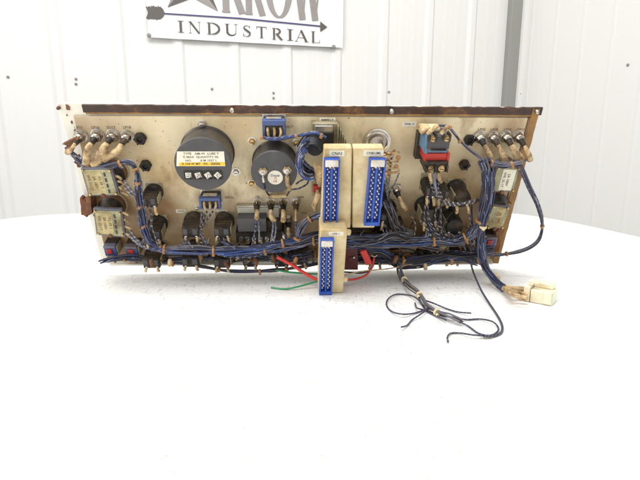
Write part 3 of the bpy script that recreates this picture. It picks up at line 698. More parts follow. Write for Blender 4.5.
# blue and red pair bottom left, red pair bottom right
def bottom_switch(px, py, s_=1):
    c = on(px, py, .022); mb = MB(); c.z = 0
    mb.box(c + Z * .008, (.0145, .015, .012), 'black_plastic'); mb.box(c + Z * .017, (.0135, .0135, .007), 'blue_switch'); mb.box(c + V((-.001, 0, .021)), (.006, .006, .002), 'red')
    mb.box(c + V((0, .006, .0185)), (.013, .003, .007), 'slate_rim'); mb.box(c + V((.0072, 0, .012)), (.0018, .012, .014), 'beige_metal')
    o_ = mb.build('toggle_switch', root, bevel=.0005)
    for k in (-1, 1):
        mb = MB(); q = c + V((k * .004, -.006, .021)); mb.tube([q, q + V((0, -.003, .002)), q + V((-.001, -.008, .001))], .0015, 'sleeve' if k < 0 else 'rust', seg=8); mb.build('insulating_sleeve', o_)
bottom_switch(110, 252); bottom_switch(131.5, 252.5)
bottom_switch(491, 243)

# --- red and blue emergency contact block
ER = .0
def bx(x0, y0, x1, y1, h0, h1, m, mb):
    a, c_ = on(x0, y1, h1), on(x1, y0, h1); mb.box(((a.x + c_.x) / 2, (a.y + c_.y) / 2, (h0 + h1) / 2), (abs(c_.x - a.x), abs(c_.y - a.y), h1 - h0), m)
mb = MB(); k_ = on(424.5, 146, .012); mb.box((k_.x, k_.y, .0075), (.017, .029, .010), 'black_plastic'); mb.box((k_.x + .005, k_.y, .0045), (.026, .024, .005), 'black_plastic'); eb = mb.build('emergency_switch', root, label='stacked red, blue and black contact block of the emergency switch')
mb = MB(); bx(424, 139, 449.5, 153, .010, .034, 'sky_blue', mb); bx(424, 136, 430, 154, .010, .036, 'sky_blue', mb); mb.build('contact_body', eb, bevel=.0008, label='blue contact body')
mb = MB(); bx(424, 153.3, 450, 161.6, .010, .033, 'red', mb); bx(424, 153.4, 430.5, 166.5, .010, .030, 'red', mb); bx(446, 153.2, 450.5, 163.5, .010, .0345, 'red', mb); mb.build('contact_body', eb, bevel=.0008, label='red contact body')
mb = MB(); bx(427.5, 137, 451, 149.5, .012, .0385, 'charcoal', mb); bx(425, 162, 449, 172, .012, .038, 'black_plastic', mb)
for (x0, y0, x1, y1) in ((428, 135, 431, 142), (435, 135, 438, 142), (443, 134.5, 445.5, 141), (449, 134.5, 452, 142), (425, 168, 428, 173), (434.5, 167, 437.5, 172.5), (446, 166, 449, 172.5), (431, 150, 447, 151)):
    bx(x0, y0, x1, y1, .030, .0415, 'black_plastic', mb)
mb.build('terminal_housing', eb, bevel=.0006)
mb = MB()
for (x, y) in ((433, 139), (447, 138.5), (431, 169), (441.5, 168.5)):
    p = on(x, y, .039); mb.lathe(p, [(.0034, -.001), (.0034, .0006), (.0024, .0012), (.0024, .002)], 'copper_lug', 16); mb.box(p + Z * .0022, (.0036, .0007, .0005), 'ink')
mb.build('terminal_screws', eb)
mb = MB(); bx(420.5, 129, 433, 135.5, .012, .030, 'sleeve', mb); bx(426, 127.8, 441, 133, .012, .026, 'cream_plastic', mb); mb.build('end_cap', eb, bevel=.0022)
lead('insulating_sleeve', [on(428, 134, .038), on(433, 129, .040), on(438, 125.5, .038)], .0022, 'sleeve', parent=eb)
lead('insulating_sleeve', [on(441, 134, .040), on(445, 129, .040), on(447.5, 125.5, .038)], .0022, 'sleeve', parent=eb)
for (x, x2) in ((430, 432), (438, 441)): lead('insulating_sleeve', [on(x, 172, .038), on(x + .5, 177, .037), on(x2, 182, .034)], .0021, 'sleeve', parent=eb)
for k in range(4): lead('wire', [on(430 + k * 3, 181, .034), on(432 + k * 2, 188, .034), on(435 + k * 2, 194, .036), on(441 + k, 200 + k, .038), on(455, 203 + k * .8, .038), on(474, 203 - k, .040), on(482, 198, .036)], .0010, 'wire_black', 'wire_stripe')
lead('wire', [on(434, 173, .040), on(435, 184, .038), on(437, 194, .038)], .0014, 'wire_pale')

# --- relay sockets in the middle
mb = MB(); bx(311.5, 123.5, 338, 149, .002, .012, 'beige_metal', mb); bx(315, 126, 333, 133, .012, .018, 'steel', mb); bx(316, 133, 334, 146, .012, .020, 'black_plastic', mb)
for k in range(5): bx(337 + k * 2.0, 126 + k * 4, 339 + k * 2.0, 150, .003, .017 - k * .002, 'beige_metal', mb)
mb.build('relay_socket', root, bevel=.0005)
mb = MB(); p = on(377, 143, .006); p.z = PF
mb.lathe(p, [(.0150, 0), (.0150, .0015), (.0130, .002), (.0126, .005), (.0112, .0052), (.0108, .002), (.0085, .002), (.0085, .007), (.006, .0072), (.006, .003), (.0004, .003)], 'steel', 40); mb.build('round_connector', root)
for k in range(12):
    y0 = 150 + k * 2.3; x1 = 391 + random.uniform(-4, 9); y1 = y0 + random.uniform(-6, 4)
    m_ = random.choice(['copper_lug', 'sleeve', 'rust']); lead('solder_tag', [on(384, y0, .03), on((384 + x1) / 2, y0 + random.uniform(-2, 2), .033), on(x1, y1, .032)], .0012, m_, step=.002)
    if k % 2: lead('wire', [on(x1, y1, .032), on(x1 - 3, y1 + 8, .030), on(388, 190 + k, .026)], .0008, 'wire_grey', 'wire_stripe')
for (x, y) in ((398, 157), (396, 166), (389, 172)):
    mb = MB(); mb.lathe(on(x, y, .031), [(.0022, 0), (.0026, .002), (.001, .003)], 'tan_tie', 10); mb.build('solder_tag', root)
# terminal block left of centre
mb = MB(); bx(238, 208, 279, 220, .003, .012, 'clear_cover', mb); bx(236.5, 206, 281, 209, .003, .009, 'steel', mb); mb.build('clear_cover', root, bevel=.0006)
mb = MB(); bx(238, 219, 266, 232, .003, .026, 'charcoal', mb); bx(266, 221, 282, 232, .003, .02, 'black_plastic', mb); bx(236.5, 232, 284, 243, .003, .022, 'black_plastic', mb)
tbk = mb.build('terminal_block', root, bevel=.0006)
for k in range(6):
    p = on(241 + k * 6.5, 238, .022); mb = MB(); mb.lathe(p, [(.0030, 0), (.0030, .0012), (.0022, .0024)], 'steel', 12); mb.box(p + Z * .0026, (.004, .0008, .0006), 'ink', Matrix.Rotation(k, 3, 'Z')); mb.box(p + V((0, -.0045, .001)), (.004, .004, .003), 'sleeve' if k % 2 else 'copper_lug'); mb.build('terminal_screw', tbk)
for x in (239, 265): screw(x, 219, r=.0018, h=.013, washer=False, parent=tbk)
mb = MB(); bx(233, 261, 322, 264.5, .010, .016, 'flange_white', mb); mb.build('support_rail', root, bevel=.0004)

# --- left / right component cards
def card(quad, H, thick, textm, ring, right=False, lab=None):
    """quad px order BL BR TR TL"""
    q = [on(*p, H) for p in quad]; ctr_ = sum(q, V()) / 4
    if ring:
        rc = on(*ring[:2], .006); rc.z = PF; mb = MB(); r = ring[2]
        mb.lathe(rc, [(r, 0), (r, .0015), (r * .92, .0025), (r * .92, .012), (r * .8, .014), (r * .55, H - thick - .001)], 'black_plastic', 36, mats=['beige_metal', 'beige_metal', 'rust', 'black_plastic', 'black_plastic']); base = mb.build('relay', root)
    else: base = root
    mb = MB(); mb.slab(q, H - thick, H - .0008, 'slate_rim'); mb.build('card_body', base, bevel=.0008)
    ins = [ctr_ + (p - ctr_) * .88 for p in q]; mb = MB(); mb.slab(ins, H - .0008, H, 'olive_card')
    X = ((q[1] - q[0]) + (q[2] - q[3])).normalized(); Y = ((q[3] - q[0]) + (q[2] - q[1])).normalized(); w_ = (q[1] - q[0]).length; h_ = (q[3] - q[0]).length
    f = ((-.40, .13) if not right else (-.18, .34))
    lq = [ctr_ + X * (w_ * a) + Y * (h_ * c) for a, c in ((f[0], -.40), (f[1], -.40), (f[1], .38), (f[0], .38))]
    mb.slab(lq, H, H + .0003, textm)
    for j in range(3 if not right else 2):
        o_ = ctr_ + X * (w_ * (f[0] + .10 + j * .17)) + Z * .0005
        mb.text(['WR 35-17', '2A 100V', 'KL-09 T'][j], o_, h_ * .13, 'faded_ink' if j != 1 else 'rust', X=Y * -1, Y=X)
    if not right:
        for j in range(4): mb.box(ctr_ + X * (w_ * .22) + Y * (h_ * (-.32 + j * .2)) + Z * .0002, (.0018, h_ * .13, .0006), 'ink')
    mb.build('card_label', base, smooth_=False)
    for (a, c) in ((0.0, -.47), (-.40, .44), (.42, -.40), (-.40, -.42), (.42, .42)):
        mb = MB(); mb.lathe(ctr_ + X * (w_ * a) + Y * (h_ * c), [(.0022 if a == 0 else .0013, 0), (.0022 if a == 0 else .0013, .0012), (.001, .002)], 'rust' if a == 0 else 'brass', 12); mb.build('rivet', base)
    return base
card([(88, 196.5), (119.5, 196), (111, 168), (80, 168.5)], .030, .006, 'yellow_card', (114, 172, .0150))
card([(96, 235.5), (125.5, 238), (121.5, 210), (92.5, 209)], .030, .006, 'yellow_card', (113, 205, .0150))
card([(489.5, 192.5), (514, 192.5), (521.5, 167), (496.5, 166)], .028, .005, 'sticker_white', (505, 168, .0130), True)
card([(486, 229), (503, 229), (511.5, 207), (490, 205)], .028, .005, 'yellow_card', (494, 199, .0130), True)
# soldered tags between left cards and harness
for (x0, y0) in ((116, 176), (118, 181), (119, 187), (121, 192), (121, 212), (123, 219), (124, 226), (125, 233)):
    x1 = x0 + random.uniform(4, 8); lead('solder_tag', [on(x0, y0, .026), on((x0 + x1) / 2, y0 + 1, .028), on(x1, y0 + 3, .026)], .0014, random.choice(['sleeve', 'copper_lug', 'sleeve']), step=.002)
for (a, c_) in (((124, 180), (137, 195)), ((126, 190), (138, 196)), ((124, 186), (138, 198)), ((128, 226), (141, 243)), ((127, 232), (146, 247)), ((128, 235), (148, 249))):
    lead('wire', [on(*a, .026), on((a[0] + c_[0]) / 2, (a[1] + c_[1]) / 2 + 2, .030), on(*c_, .030)], .0012, 'wire_grey', 'wire_stripe')
# rusty brackets on the left edge
def chunk(quad, h0, h1, m, seed):
    mb = MB(); rs = random.Random(seed); pts = []
    for i in range(len(quad)):
        a = V(quad[i]); c_ = V(quad[(i + 1) % len(quad)])
        for k in range(4): p = a.lerp(c_, k / 4); pts.append(on(p.x + rs.uniform(-.7, .7), p.y + rs.uniform(-.7, .7), h1))
    mb.slab(pts, h0, h1, m); mb.build('bracket', root, bevel=.0006)
chunk([(81.5, 215), (88, 218), (87, 202), (80, 198)], .004, .012, 'rust_red', 1); chunk([(86, 216), (92, 214), (90, 197), (86, 198)], .004, .020, 'rust', 2)
chunk([(74, 162), (79, 168), (82, 166), (77, 157)], .003, .010, 'rust_red', 3); chunk([(62, 145), (72, 147), (78, 139), (74, 138)], .012, .018, 'rust', 4)
chunk([(492, 204), (512, 204), (498, 196), (488, 195)], .004, .012, 'rust', 5); chunk([(495, 236), (503, 236), (505, 229), (498, 229)], .004, .02, 'rust', 6)
chunk([(488, 253), (500, 252), (501, 240), (498, 238)], .004, .016, 'rust_red', 7)
# red stub switch behind left module
mb = MB(); bx(312, 180, 322, 196, .003, .020, 'beige_metal', mb); bx(313, 186, 320, 193, .020, .024, 'red', mb); mb.build('small_relay', root, bevel=.0006)

# --- cream connector modules
def module(quad, blue, H, h0, s, lab_px, name_lab, cols=2):
    q = [on(*p, H) for p in quad]; mb = MB(); mb.slab(q, h0, H, 'cream_plastic'); body = mb.build('connector_module', root, bevel=.0012, label=name_lab)
    bq = [on(*p, H) for p in blue]; C_ = sum(bq, V()) / 4; Y = (bq[3] + bq[2] - bq[0] - bq[1]); Lh = Y.length / 2; Y.normalize(); X = V((Y.y, -Y.x, 0)); Wd = ((bq[1] - bq[0]).length + (bq[2] - bq[3]).length) / 2
    R = Matrix(((X.x, Y.x, 0), (X.y, Y.y, 0), (0, 0, 1)))
    def P(x, y, z): return C_ + X * (x * Wd) + Y * (y * Lh) + Z * z
    mb = MB(); T = .007; wl_ = .0016
    mb.box(P(0, 0, .0012), (Wd - wl_ * 2, Lh * .99, .0024), 'blue_deep', R)
    for sx in (-1, 1): mb.box(P(sx * .5, 0, T / 2) - X * (sx * wl_ / 2), (wl_, Lh, T), 'blue_connector', R)
    for sy in (-1, 1): mb.box(P(0, sy * .5, T / 2) - Y * (sy * .002), (Wd - 2 * wl_, .004, T * .96), 'blue_connector', R)
    mb.box(P(0, -.43, .003), (wl_, Lh * .07, .006), 'blue_connector', R); mb.box(P(0, .0, .0032), (Wd * .16, Lh * .80, .0030), 'blue_connector', R)
    con = mb.build('ribbon_connector', body, bevel=.0003)
    mb = MB(); n_ = 19
    for r_ in range(n_):
        for cx in ((-.27, -.17), (.17, .27)):
            x = cx[r_ % 2]; p = P(x, -.38 + .74 * r_ / (n_ - 1), .0036)
            mb.box(p, (.00105, .00105, .0034), 'sticker_white', R)
    mb.build('pins', con, smooth_=False)
    mb = MB(); mb.box(P(-.02, .455, T + .0008), (Wd * .84, Lh * .09, .0024), 'steel', R); mb.box(P(-.02, .40, T), (Wd * .3, Lh * .03, .0016), 'steel', R); mb.lathe(P(0, .405, T), [(.0013, 0), (.0013, .001)], 'ink', 12); mb.build('latch_clip', con, bevel=.0004)
    mb = MB(); p = P(0, -.515, .001); mb.box(p, (Wd * .6, .003, .003), 'steel', R); mb.lathe(p + Z * .0015, [(.0022, 0), (.0022, .0012), (.001, .0018)], 'steel', 14); mb.build('latch_clip', con, bevel=.0004)
    label(lab_px[0], lab_px[1], s, lab_px[2], lab_px[3], h=H, parent=body)
    return body
module([(320.5, 228), (350.5, 228.2), (352, 148), (324, 148)], [(322.5, 223), (337.5, 223), (339.3, 157), (324, 157)], .064, .052, 'CNA2', (337, 153.3, 15, 6), 'cream connector module, upper left of the three')
module([(352.2, 228), (374.5, 228), (384, 148), (353.2, 148)], [(363, 222.5), (378.5, 222.5), (385.3, 157), (369, 157)], .063, .051, 'CNB1(M)', (373.5, 153, 20, 6), 'cream connector module, upper right of the three')
module([(318.5, 292.5), (343, 293), (347.5, 229.5), (320.2, 229.5)], [(318.8, 291), (331.5, 291), (333.8, 237), (320, 237)], .084, .058, 'CPS 1', (336, 233.7, 15, 4.6), 'cream connector module, lowest of the three')
for (x, y, z0, z1) in ((335, 200, .002, .054), (366, 200, .002, .053), (332, 245, .002, .060)):
    mb = MB(); k = on(x, y, z1); mb.box((k.x, k.y, (z0 + z1) / 2), (.016, .034, z1 - z0), 'beige_metal'); mb.build('bracket', root, bevel=.0008)
for (x, y) in ((347, 232), (344, 279)):
    mb = MB(); mb.lathe(on(x, y, .080), [(.0032, 0), (.0032, .003), (.002, .004)], 'cream_plastic', 16, V((1, 0, .3))); mb.build('stud', root)

# ------------------------------------------------------------------ wire bundles
def bundle(name, pts, n_, R, r=.00095,  ties=(), pal=('wire_blue',), stripe='wire_pale', seed=0, tie_m='tan_tie', step=.0016, wander=1.0, lab=None, sp=.75, ntail=0):
    if n_ > 6: n_ = int(n_ * 1.5); r *= .80
    rs = random.Random(seed); P = resample(smooth([V(p) for p in pts], 8), step); fr = frames(P); N_ = len(P); mb = MB()
    tie_i = [min(N_ - 1, max(0, int(t * (N_ - 1)))) for t in ties]
    for w_ in range(n_):
        a0 = rs.uniform(0, 2 * PI); rho = math.sqrt((w_ + .6) / n_); off = V((rs.uniform(0, 50), rs.uniform(0, 50), rs.uniform(0, 50))); tw_ = rs.uniform(-1, 1) * 14
        Q = []
        for i in range(N_):
            s_ = i * step; k = 1.0
            for ti in tie_i: k = min(k, .60 + .40 * min(1, abs(i - ti) * step / .014))
            nz = noise.noise_vector(off + V((s_ * 16, 0, 0))) * wander
            a = a0 + tw_ * s_ + nz.z * 1.2; rr = R * (rho * .85) * k
            Q.append(P[i] + fr[i][1] * (math.cos(a) * rr + nz.x * R * .5 * k) + fr[i][2] * (math.sin(a) * rr + nz.y * R * .5 * k))
        m_ = rs.choice(pal); st = stripe if rs.random() < sp else None
        mb.tube(Q, r * rs.uniform(.85, 1.15), m_, seg=6, stripe=st, period=rs.choice((3, 4, 5)), raw=True, longi=rs.choice((0, 2, 3, 5, 7)))  # non-zero run paints a pale highlight line along the wire
    o_ = mb.build(name, root, label=lab)
    for k, ti in enumerate(tie_i):
        t_, a, c_ = fr[ti]; tm = MB(); rr = R * .84 + .0004
        tm.lathe(P[ti] - t_ * .0016, [(rr * .9, 0), (rr * 1.0, .0003), (rr * 1.0, .0021), (rr * .9, .0024)], tie_m, 18, t_)
        hd = P[ti] + (Z * .8 + a * rs.uniform(-.6, .6)).normalized() * rr; tm.box(hd, (.0026, .0030, .0022), tie_m, Matrix.Rotation(rs.uniform(-.5, .5), 3, 'Z'))
        tm.build('cable_tie', o_, bevel=.0003)
    return o_
BL_ = ('wire_blue', 'wire_blue', 'wire_navy', 'wire_slate', 'wire_slate', 'wire_navy', 'wire_grey', 'wire_black', 'wire_bright'); DK = ('wire_black', 'wire_black', 'wire_navy', 'wire_grey', 'wire_blue')
# left: past the lamp holders, under the sleeves, down into the trunk
bundle('wire_harness', [on(66, 147, .018), on(74, 155, .020), on(83, 163, .022), on(92, 168.5, .024), on(104, 168, .026), on(114, 165, .028), on(124, 162, .030), on(132, 164, .032), on(137, 173, .034), on(138.5, 187, .036), on(140, 203, .038), on(143, 221, .040), on(146.5, 235, .042), on(153, 245, .043), on(165, 249.5, .043)], 11, .0034, ties=(.02, .16, .36, .46, .54, .68, .80, .97), pal=BL_, seed=1)
bundle('wire_harness', [on(138.5, 180, .034), on(139, 196, .037), on(142, 215, .040), on(144.5, 230, .042), on(150, 242, .043), on(160, 248, .043), on(175, 250, .043)], 9, .0042, pal=BL_, seed=2, ties=())
# main trunk
bundle('wire_harness', [on(150, 245, .043), on(163, 249, .043), on(185, 250.2, .043), on(210, 250.5, .043), on(235, 251.5, .043), on(258, 250.5, .043), on(280, 246.5, .042), on(297, 243, .041), on(312, 240, .040), on(330, 240, .040), on(352, 242, .042), on(375, 243.5, .044), on(400, 243, .045), on(430, 241.5, .045), on(455, 241.5, .045), on(464, 239, .045)], 22, .0062, r=.0010, ties=(.05, .20, .36, .52, .90), pal=BL_, seed=3, sp=.55)
bundle('wire_harness', [on(236, 251, .036), on(262, 248, .044), on(285, 243, .044), on(300, 241, .040), on(322, 236, .038), on(345, 238, .040), on(370, 238, .042), on(400, 239, .042)], 12, .0060, ties=(.3,), pal=BL_ + ('wire_black',), seed=4, sp=.5)
bundle('wire_harness', [on(345, 246, .040), on(375, 240, .046), on(395, 235, .044), on(420, 243, .044), on(440, 246, .042)], 12, .0066, pal=DK, seed=14, sp=.35, wander=1.4)
# curl rising beside the left module
bundle('wire_harness', [on(297, 243, .040), on(299, 233, .040), on(303, 225, .040), on(311, 218.5, .040), on(322, 214, .040)], 12, .0052, ties=(.15, .72), pal=('wire_grey', 'wire_navy', 'wire_blue'), seed=5, sp=.9)
# right: from the trunk up to the right lamp holders
bundle('wire_harness', [on(462, 240, .045), on(472, 235, .046), on(480, 226, .046), on(484.5, 212, .046), on(487, 196, .042), on(487.5, 180, .038), on(487, 168, .034), on(484, 160, .032)], 22, .0080, ties=(.05, .32), pal=('wire_grey', 'wire_navy', 'wire_blue', 'wire_black'), seed=6, sp=.8)
bundle('wire_harness', [on(484, 162, .034), on(490, 163, .034), on(500, 166, .034), on(512, 165, .034), on(521, 163, .032)], 10, .0042, ties=(.2, .75), pal=('wire_grey', 'wire_navy'), seed=7, wander=1.6)
# from upper right down to the table: white plug lead
bundle('wire_harness', [on(489, 172, .040), on(489, 188, .046), on(487.5, 205, .050), on(484, 222, .052), on(481.5, 240, .054), on(482, 256, .056), on(487, 270, .058), tb(496, 281.5, .008), tb(504, 288, .006)], 11, .0042, r=.0011, ties=(.40,), tie_m='pale_tie', pal=('wire_blue', 'wire_slate', 'wire_bright', 'wire_navy'), seed=8, sp=.5, lab='blue wire lead running down to the white plug')
mb = MB(); a = tb(494, 278, .008); mb.lathe(a - V((0, 0, .002)), [(.0062, 0), (.0066, .001), (.0066, .004), (.0062, .005)], 'pale_tie', 18, (tb(497, 282, .008) - tb(491, 274, .014))); mb.build('cable_tie', root)
# outer loop on the right
bundle('wire_harness', [on(519, 163, .030), on(524, 174, .028), on(530, 188, .026), on(537, 203, .024), on(541.5, 218, .022), on(542, 230, .022), on(538, 240, .022), on(529, 247, .022), on(516, 251.5, .022), on(503, 254, .022), on(488, 254.5, .024), on(470, 252, .030)], 7, .0026, r=.0009, ties=(.47, .76), pal=('wire_blue', 'wire_navy', 'wire_grey'), seed=9, sp=.6, lab='wire loop hanging off the right edge')
# lead from emergency switch
bundle('wire_harness', [on(439, 126, .038), on(447, 126.5, .038), on(452, 131, .036), on(459, 140, .034), on(468, 149, .034), on(477, 156, .034), on(485, 162, .034)], 3, .0015, r=.0010, ties=(.18, .46), pal=('wire_grey', 'wire_navy'), seed=10)
# coil of spare wire
bundle('wire_harness', [on(262, 137.5, .020), on(275, 139.5, .022), on(290, 137, .026), on(303, 135, .030), on(316, 133.5, .032), on(326, 138, .034)], 5, .0022, r=.0010, ties=(.0, .55, .93), pal=('wire_blue', 'wire_bright', 'wire_navy'), seed=11, sp=.4)
def loop(cx, cy, rx, ry, h, a0, a1, n_=14, rot=0):
    out_ = []
    for i in range(n_):
        a = math.radians(a0 + (a1 - a0) * i / (n_ - 1)); x, y = rx * math.cos(a), ry * math.sin(a); x, y = x * math.cos(rot) - y * math.sin(rot), x * math.sin(rot) + y * math.cos(rot)
        out_.append(on(cx + x, cy + y, h))
    return out_
for k in range(5):
    bundle('wire_coil', loop(315 - k * .7, 153 + k * 2.2, 15.5 - k * .8, 18.5 - k * .5, .026 + .005 * k, 255 - k * 9, 85 - k * 6, rot=.30), 7, .0036, r=.00095, pal=('wire_blue', 'wire_bright', 'wire_navy', 'wire_navy'), seed=20 + k, sp=1.0, stripe='wire_stripe')
mb = MB()
for k in range(9):
    mb.tube(loop(315 - k * .35, 140 + k * 1.5, 9.0, 8, .030 + .0012 * k, 200, 350, 10), .0011, 'coil_black', seg=8)
mb.tube([on(315, 147, .012), on(315, 147, .024)], .009, 'coil_black', seg=20)
mb.build('coiled_cord', root)
bundle('wire_harness', [on(300, 160, .036), on(308, 168, .036), on(318, 175, .030), on(324, 184, .026)], 8, .0045, pal=('wire_grey', 'wire_blue', 'wire_navy'), seed=12, sp=.9)
for k in range(5): lead('insulating_sleeve', [on(314 + k * 1.5, 163 + k, .044), on(316 + k * 1.2, 169 + k, .045), on(316.5 + k * .8, 176 + k * 2.5, .040)], .0019, 'sleeve')
for k in range(3): lead('insulating_sleeve', [on(318 + k, 190 + 2 * k, .034), on(316, 198 + k * 3, .034), on(313 + k, 206 + k * 2, .030)], .0018, 'sleeve')
# lower trunk
bundle('wire_harness', [on(104, 261, .026), on(118, 259.5, .026), on(138, 260, .026), on(165, 262.5, .028), on(185, 264, .030), on(205, 267.5, .032), on(228, 271, .034), on(252, 271.5, .034), on(272, 270.5, .034), on(300, 267, .030), on(325, 262, .026)], 6, .0028, ties=(.10, .31, .52, .70, .82), pal=('wire_navy', 'wire_blue', 'wire_black', 'wire_grey'), seed=13, sp=.4)
bundle('wire_harness', [on(100, 262, .028), on(112, 258, .030), on(130, 256, .026), on(150, 259.5, .024), on(185, 258, .024), on(225, 257, .024), on(270, 258, .024)], 4, .0030, pal=('wire_navy', 'wire_blue', 'wire_grey'), seed=15, sp=.4, wander=1.6)
bundle('wire_harness', [on(340, 261, .03), on(360, 258, .034), on(385, 259, .036), on(410, 261, .038), on(430, 258, .038), on(455, 255, .038), on(475, 253, .038), on(492, 250, .034)], 16, .0062, ties=(.42,), pal=DK, seed=16, sp=.3, wander=1.4)
bundle('wire_harness', [on(352, 253, .038), on(380, 251, .040), on(400, 264, .036), on(420, 264, .034), on(440, 259, .034), on(462, 258, .036), on(478, 262, .034)], 14, .0052, ties=(), pal=DK + ('wire_bright',), seed=17, sp=.35, wander=1.8)
bundle('wire_harness', [on(236, 259, .028), on(262, 256, .03), on(290, 257, .03), on(312, 253, .03)], 10, .0062, pal=DK, seed=18, sp=.3, wander=1.6)
bundle('wire_harness', [on(384, 200, .030), on(392, 214, .034), on(398, 228, .038), on(410, 236, .042)], 8, .0060, pal=DK, seed=19, sp=.4, wander=2)
bundle('wire_harness', [on(462, 236, .040), on(468, 246, .040), on(471, 256, .040)], 8, .0052, pal=('wire_grey', 'wire_black'), seed=30, sp=.6)
TANGLE = MB()
def stray(name, pts, r, m, stripe=None):
    TANGLE.tube(resample(smooth([V(q) for q in pts], 8), .0016), r, m, seg=5, stripe=stripe, period=4, raw=True)
# branch wires from holders down to the trunk
for (x, y) in ((256, 221), (258.5, 221), (273, 221), (275, 222), (283, 232), (286, 234), (291, 232), (296, 222)):
    x2 = x + random.uniform(-9, 9); lead('wire', [on(x, y, .024), on(x + random.uniform(-1, 1), y + 8, .034), on(x2, 244 + random.uniform(-2, 3), .044)], .0010, random.choice(['wire_blue', 'wire_navy', 'wire_grey']), 'wire_pale')
for k in range(26):                       # stray thin wires over the lower right
    x = random.uniform(348, 470); y = random.uniform(206, 236) if x > 385 else random.uniform(229, 238); x2 = x + random.uniform(-22, 22)
    stray('wire', [on(x, y, random.uniform(.018, .034)), on((x + x2) / 2 + random.uniform(-6, 6), (y + 240) / 2, .040), on(x2, 240 + random.uniform(-3, 6), .044)], .0008, random.choice(['wire_black', 'wire_navy', 'wire_grey']), random.choice([None, 'wire_stripe', 'wire_pale']))
for k in range(14):                       # brown tie lugs along the lower edge
    x = 150 + k * 25 + random.uniform(-6, 6)
    if 316 < x < 348: continue
    h = random.uniform(.034, .045); p = on(x, random.uniform(252, 263), h); mb = MB(); mb.lathe(p, [(.0018, 0), (.0026, .003), (.0022, .008), (.001, .009)], random.choice(['sleeve', 'tan_tie', 'rust']), 10, V((random.uniform(-.5, .5), -1, .3))); mb.build('insulating_sleeve', root)

for k in range(46):                       # tangle low on the right, oily dark ends and lugs
    x = random.uniform(350, 486); y = random.uniform(240, 262); x2 = x + random.uniform(-26, 26); h = random.uniform(.020, .040)
    stray('wire', [on(x, y, h), on((x + x2) / 2, y + random.uniform(-5, 8), h + .006), on(x2, min(265, y + random.uniform(-6, 8)), h)], random.uniform(.0007, .0011), random.choice(['wire_black', 'wire_black', 'wire_navy', 'rust', 'sleeve']), random.choice([None, None, 'wire_grey']))
for k in range(22):
    x = random.uniform(236, 318); y = random.uniform(246, 262); x2 = x + random.uniform(-16, 16); h = random.uniform(.020, .036)
    stray('wire', [on(x, y, h), on((x + x2) / 2, y + random.uniform(-5, 5), h + .006), on(x2, min(264, y + random.uniform(-6, 6)), h)], random.uniform(.0007, .0011), random.choice(['wire_black', 'wire_black', 'wire_navy', 'rust', 'sleeve']))

for (x, y) in ((151, 203), (151, 236), (188, 236), (184, 237), (219, 236), (224, 237), (431, 220), (436, 220), (459, 230), (463, 232), (470, 203), (440, 200), (392, 222), (386, 222), (428, 197)):
    for k in range(3):                    # leads from each switch into the trunk
        x1 = x + random.uniform(-2, 2); x2 = x1 + random.uniform(-12, 14); yy = 247 if x < 330 else 240
        stray('wire', [on(x1, y, .030), on(x1 + random.uniform(-3, 3), (y + yy) / 2, .038), on(x2, yy + random.uniform(-2, 3), .045)], .0008, random.choice(['wire_navy', 'wire_black', 'wire_blue']), random.choice(['wire_pale', 'wire_stripe', None]))
for k in range(60):                       # small lugs, nuts and scorched ends packed along the lower row
    x = random.choice([random.uniform(146, 316), random.uniform(348, 486), random.uniform(348, 486)]); y = random.uniform(234, 260); h = random.uniform(.012, .034)
    p = on(x, y, h); mb = MB(); ax = V((random.uniform(-.6, .6), random.uniform(-1, .2), random.uniform(.2, 1))); r_ = random.uniform(.0012, .0024)
    mb.lathe(p, [(r_ * .8, 0), (r_, .001), (r_, random.uniform(.003, .007)), (r_ * .5, .008)], random.choice(['black_plastic', 'black_plastic', 'copper_lug', 'rust', 'steel', 'sleeve']), 8, ax); mb.build('terminal_lug', root)

o = TANGLE.build('wire_tangle', root); o['kind'] = 'stuff'
# loose coloured wires
lead('wire', [on(277, 257, .046), on(292, 265, .048), on(306, 274, .052), on(319, 281, .058)], .0019, 'bright_red', lab='red wire', seg=10)
lead('wire', [on(276, 270, .042), on(288, 272, .044), on(304, 273.5, .046), on(320, 274, .048)], .0011, 'green', lab='green wire')
lead('wire', [tb(271, 287.5, .0013), tb(285, 289, .0013), tb(301, 286, .004), on(318, 281, .062)], .0010, 'green', lab='green wire end lying on the table')
lead('wire', [on(345, 280, .060), on(356, 279, .056), on(366, 275, .050), on(372, 267, .044), on(374, 258, .040)], .0013, 'bright_red', lab='red wire')
lead('wire', [on(345, 275, .060), on(365, 271, .050), on(390, 268.5, .044), on(412, 264, .040), on(430, 262, .038)], .0007, 'sleeve')
lead('wire', [on(344, 272, .058), on(362, 273, .050), on(372, 268, .044), on(375, 258, .040)], .0009, 'wire_black')
mb = MB(); q = [on(366.5, 265.5, .05), on(372, 263, .05), on(366, 250, .05), on(360, 252, .05)]; mb.slab(q, .0475, .0505, 'bright_red'); mb.build('red_tag', root, bevel=.0004)

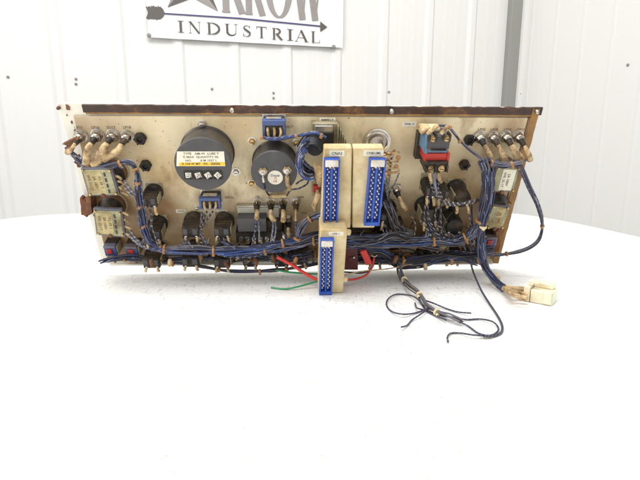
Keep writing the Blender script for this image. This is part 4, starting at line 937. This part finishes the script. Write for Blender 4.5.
# hanging bundle that lies on the table with loose ends
TP = lambda x, y, z=.0014: tb(x, y, z)
bundle('loose_wire_bundle', [on(400, 264, .040), on(400.5, 270, .044), on(403, 277, .050), TP(409, 285, .010), TP(417, 291.5, .006), TP(422, 298, .004), TP(428, 306, .004), TP(438, 313, .004), TP(449, 318, .004), TP(460, 323, .003)], 6, .0036, r=.0008, wander=1.9, ties=(.18, .50, .82), tie_m='pale_tie', pal=('wire_black', 'wire_black', 'wire_grey'), seed=40, sp=.7, stripe='wire_grey', lab='dark wire bundle drooping from the panel onto the table')
lw = dict(m='wire_navy', stripe='wire_grey')
def tabwire(pts, r=.0008): return lead('loose_wire', [TP(x, y, .0014 + (.002 if i % 3 == 1 else 0)) for i, (x, y) in enumerate(pts)], r, 'wire_navy', 'wire_grey', lab=None, period=3)
tabwire([(424, 306), (416, 298), (408, 295), (397, 294.2), (389, 298), (386.5, 304.5), (391, 311), (401, 314), (413, 313.5), (424, 310), (428, 308)])
tabwire([(430, 308), (421, 314), (412, 320), (407, 325.5), (401.5, 327)])
tabwire([(424, 300), (434, 303.5), (446, 308.5), (458, 312), (471, 313.2)])
tabwire([(415, 303), (417, 308), (424, 310), (434, 315), (446, 320)])
tabwire([(440, 314), (452, 317), (466, 319.5), (480, 319), (492, 321.5), (498, 327), (497, 332), (489, 335.5), (478, 333), (468, 326), (460, 322)])
tabwire([(490, 335.8), (474, 335), (460, 333), (451, 333.2), (447.5, 337), (448, 342)])
lead('loose_wire', [on(470, 256, .040), on(471, 264, .046), on(474, 274, .056), TP(481, 290, .006), TP(489, 303, .002), TP(497, 315, .0014), TP(502, 325, .0014), TP(501.5, 332, .0014), TP(495, 335.5, .0014), TP(484, 336, .003)], .0011, 'wire_navy', 'wire_grey', period=3)
# white plug with sleeved wires
P0 = TP(503, 288, .007); P1 = TP(524, 298, .010)
for k in range(7):
    dy = (k - 3) * 1.8; hz = .006 + (.005 if k % 2 else 0)
    lead('insulating_sleeve', [TP(503 + (k % 3), 287.5 + dy * .25, .006), TP(512, 291 + dy * .7, hz + .002), TP(521, 293 + dy * .95, hz), TP(528, 294 + dy, hz)], .0018, 'sleeve')
a = TP(528, 302, 0); c_ = TP(549, 306, 0); X = (c_ - a).normalized()
upv = (PMI.to_3x3() @ Z).normalized(); Yv = upv.cross(X).normalized(); X = Yv.cross(upv).normalized()
R = Matrix(((X.x, Yv.x, upv.x), (X.y, Yv.y, upv.y), (X.z, Yv.z, upv.z)))
def pb(mb, x, y, z, sx, sy, sz, m): mb.box(a + X * x + Yv * y + upv * z, (sx, sy, sz), m, R)
mb = MB(); L_ = .021
pb(mb, .012, .010, .0070, L_, .021, .0135, 'clear_nylon'); pb(mb, .011, .016, .0165, L_ * .9, .011, .0055, 'clear_nylon'); pb(mb, -.002, .010, .0085, .006, .023, .0165, 'clear_nylon'); pb(mb, .018, .010, .0072, .008, .0235, .0115, 'clear_nylon')
plug = mb.build('plug_housing', root, bevel=.0012, label='yellowed white plastic plug lying on the table')
mb = MB(); pb(mb, .003, .004, .0208, .010, .005, .0024, 'clear_nylon'); pb(mb, -.0052, .004, .0125, .001, .006, .005, 'rust'); pb(mb, -.0052, .014, .0105, .001, .005, .006, 'ink'); pb(mb, -.0052, .009, .0045, .001, .010, .004, 'tan_tie'); mb.build('latch', plug, bevel=.0004)
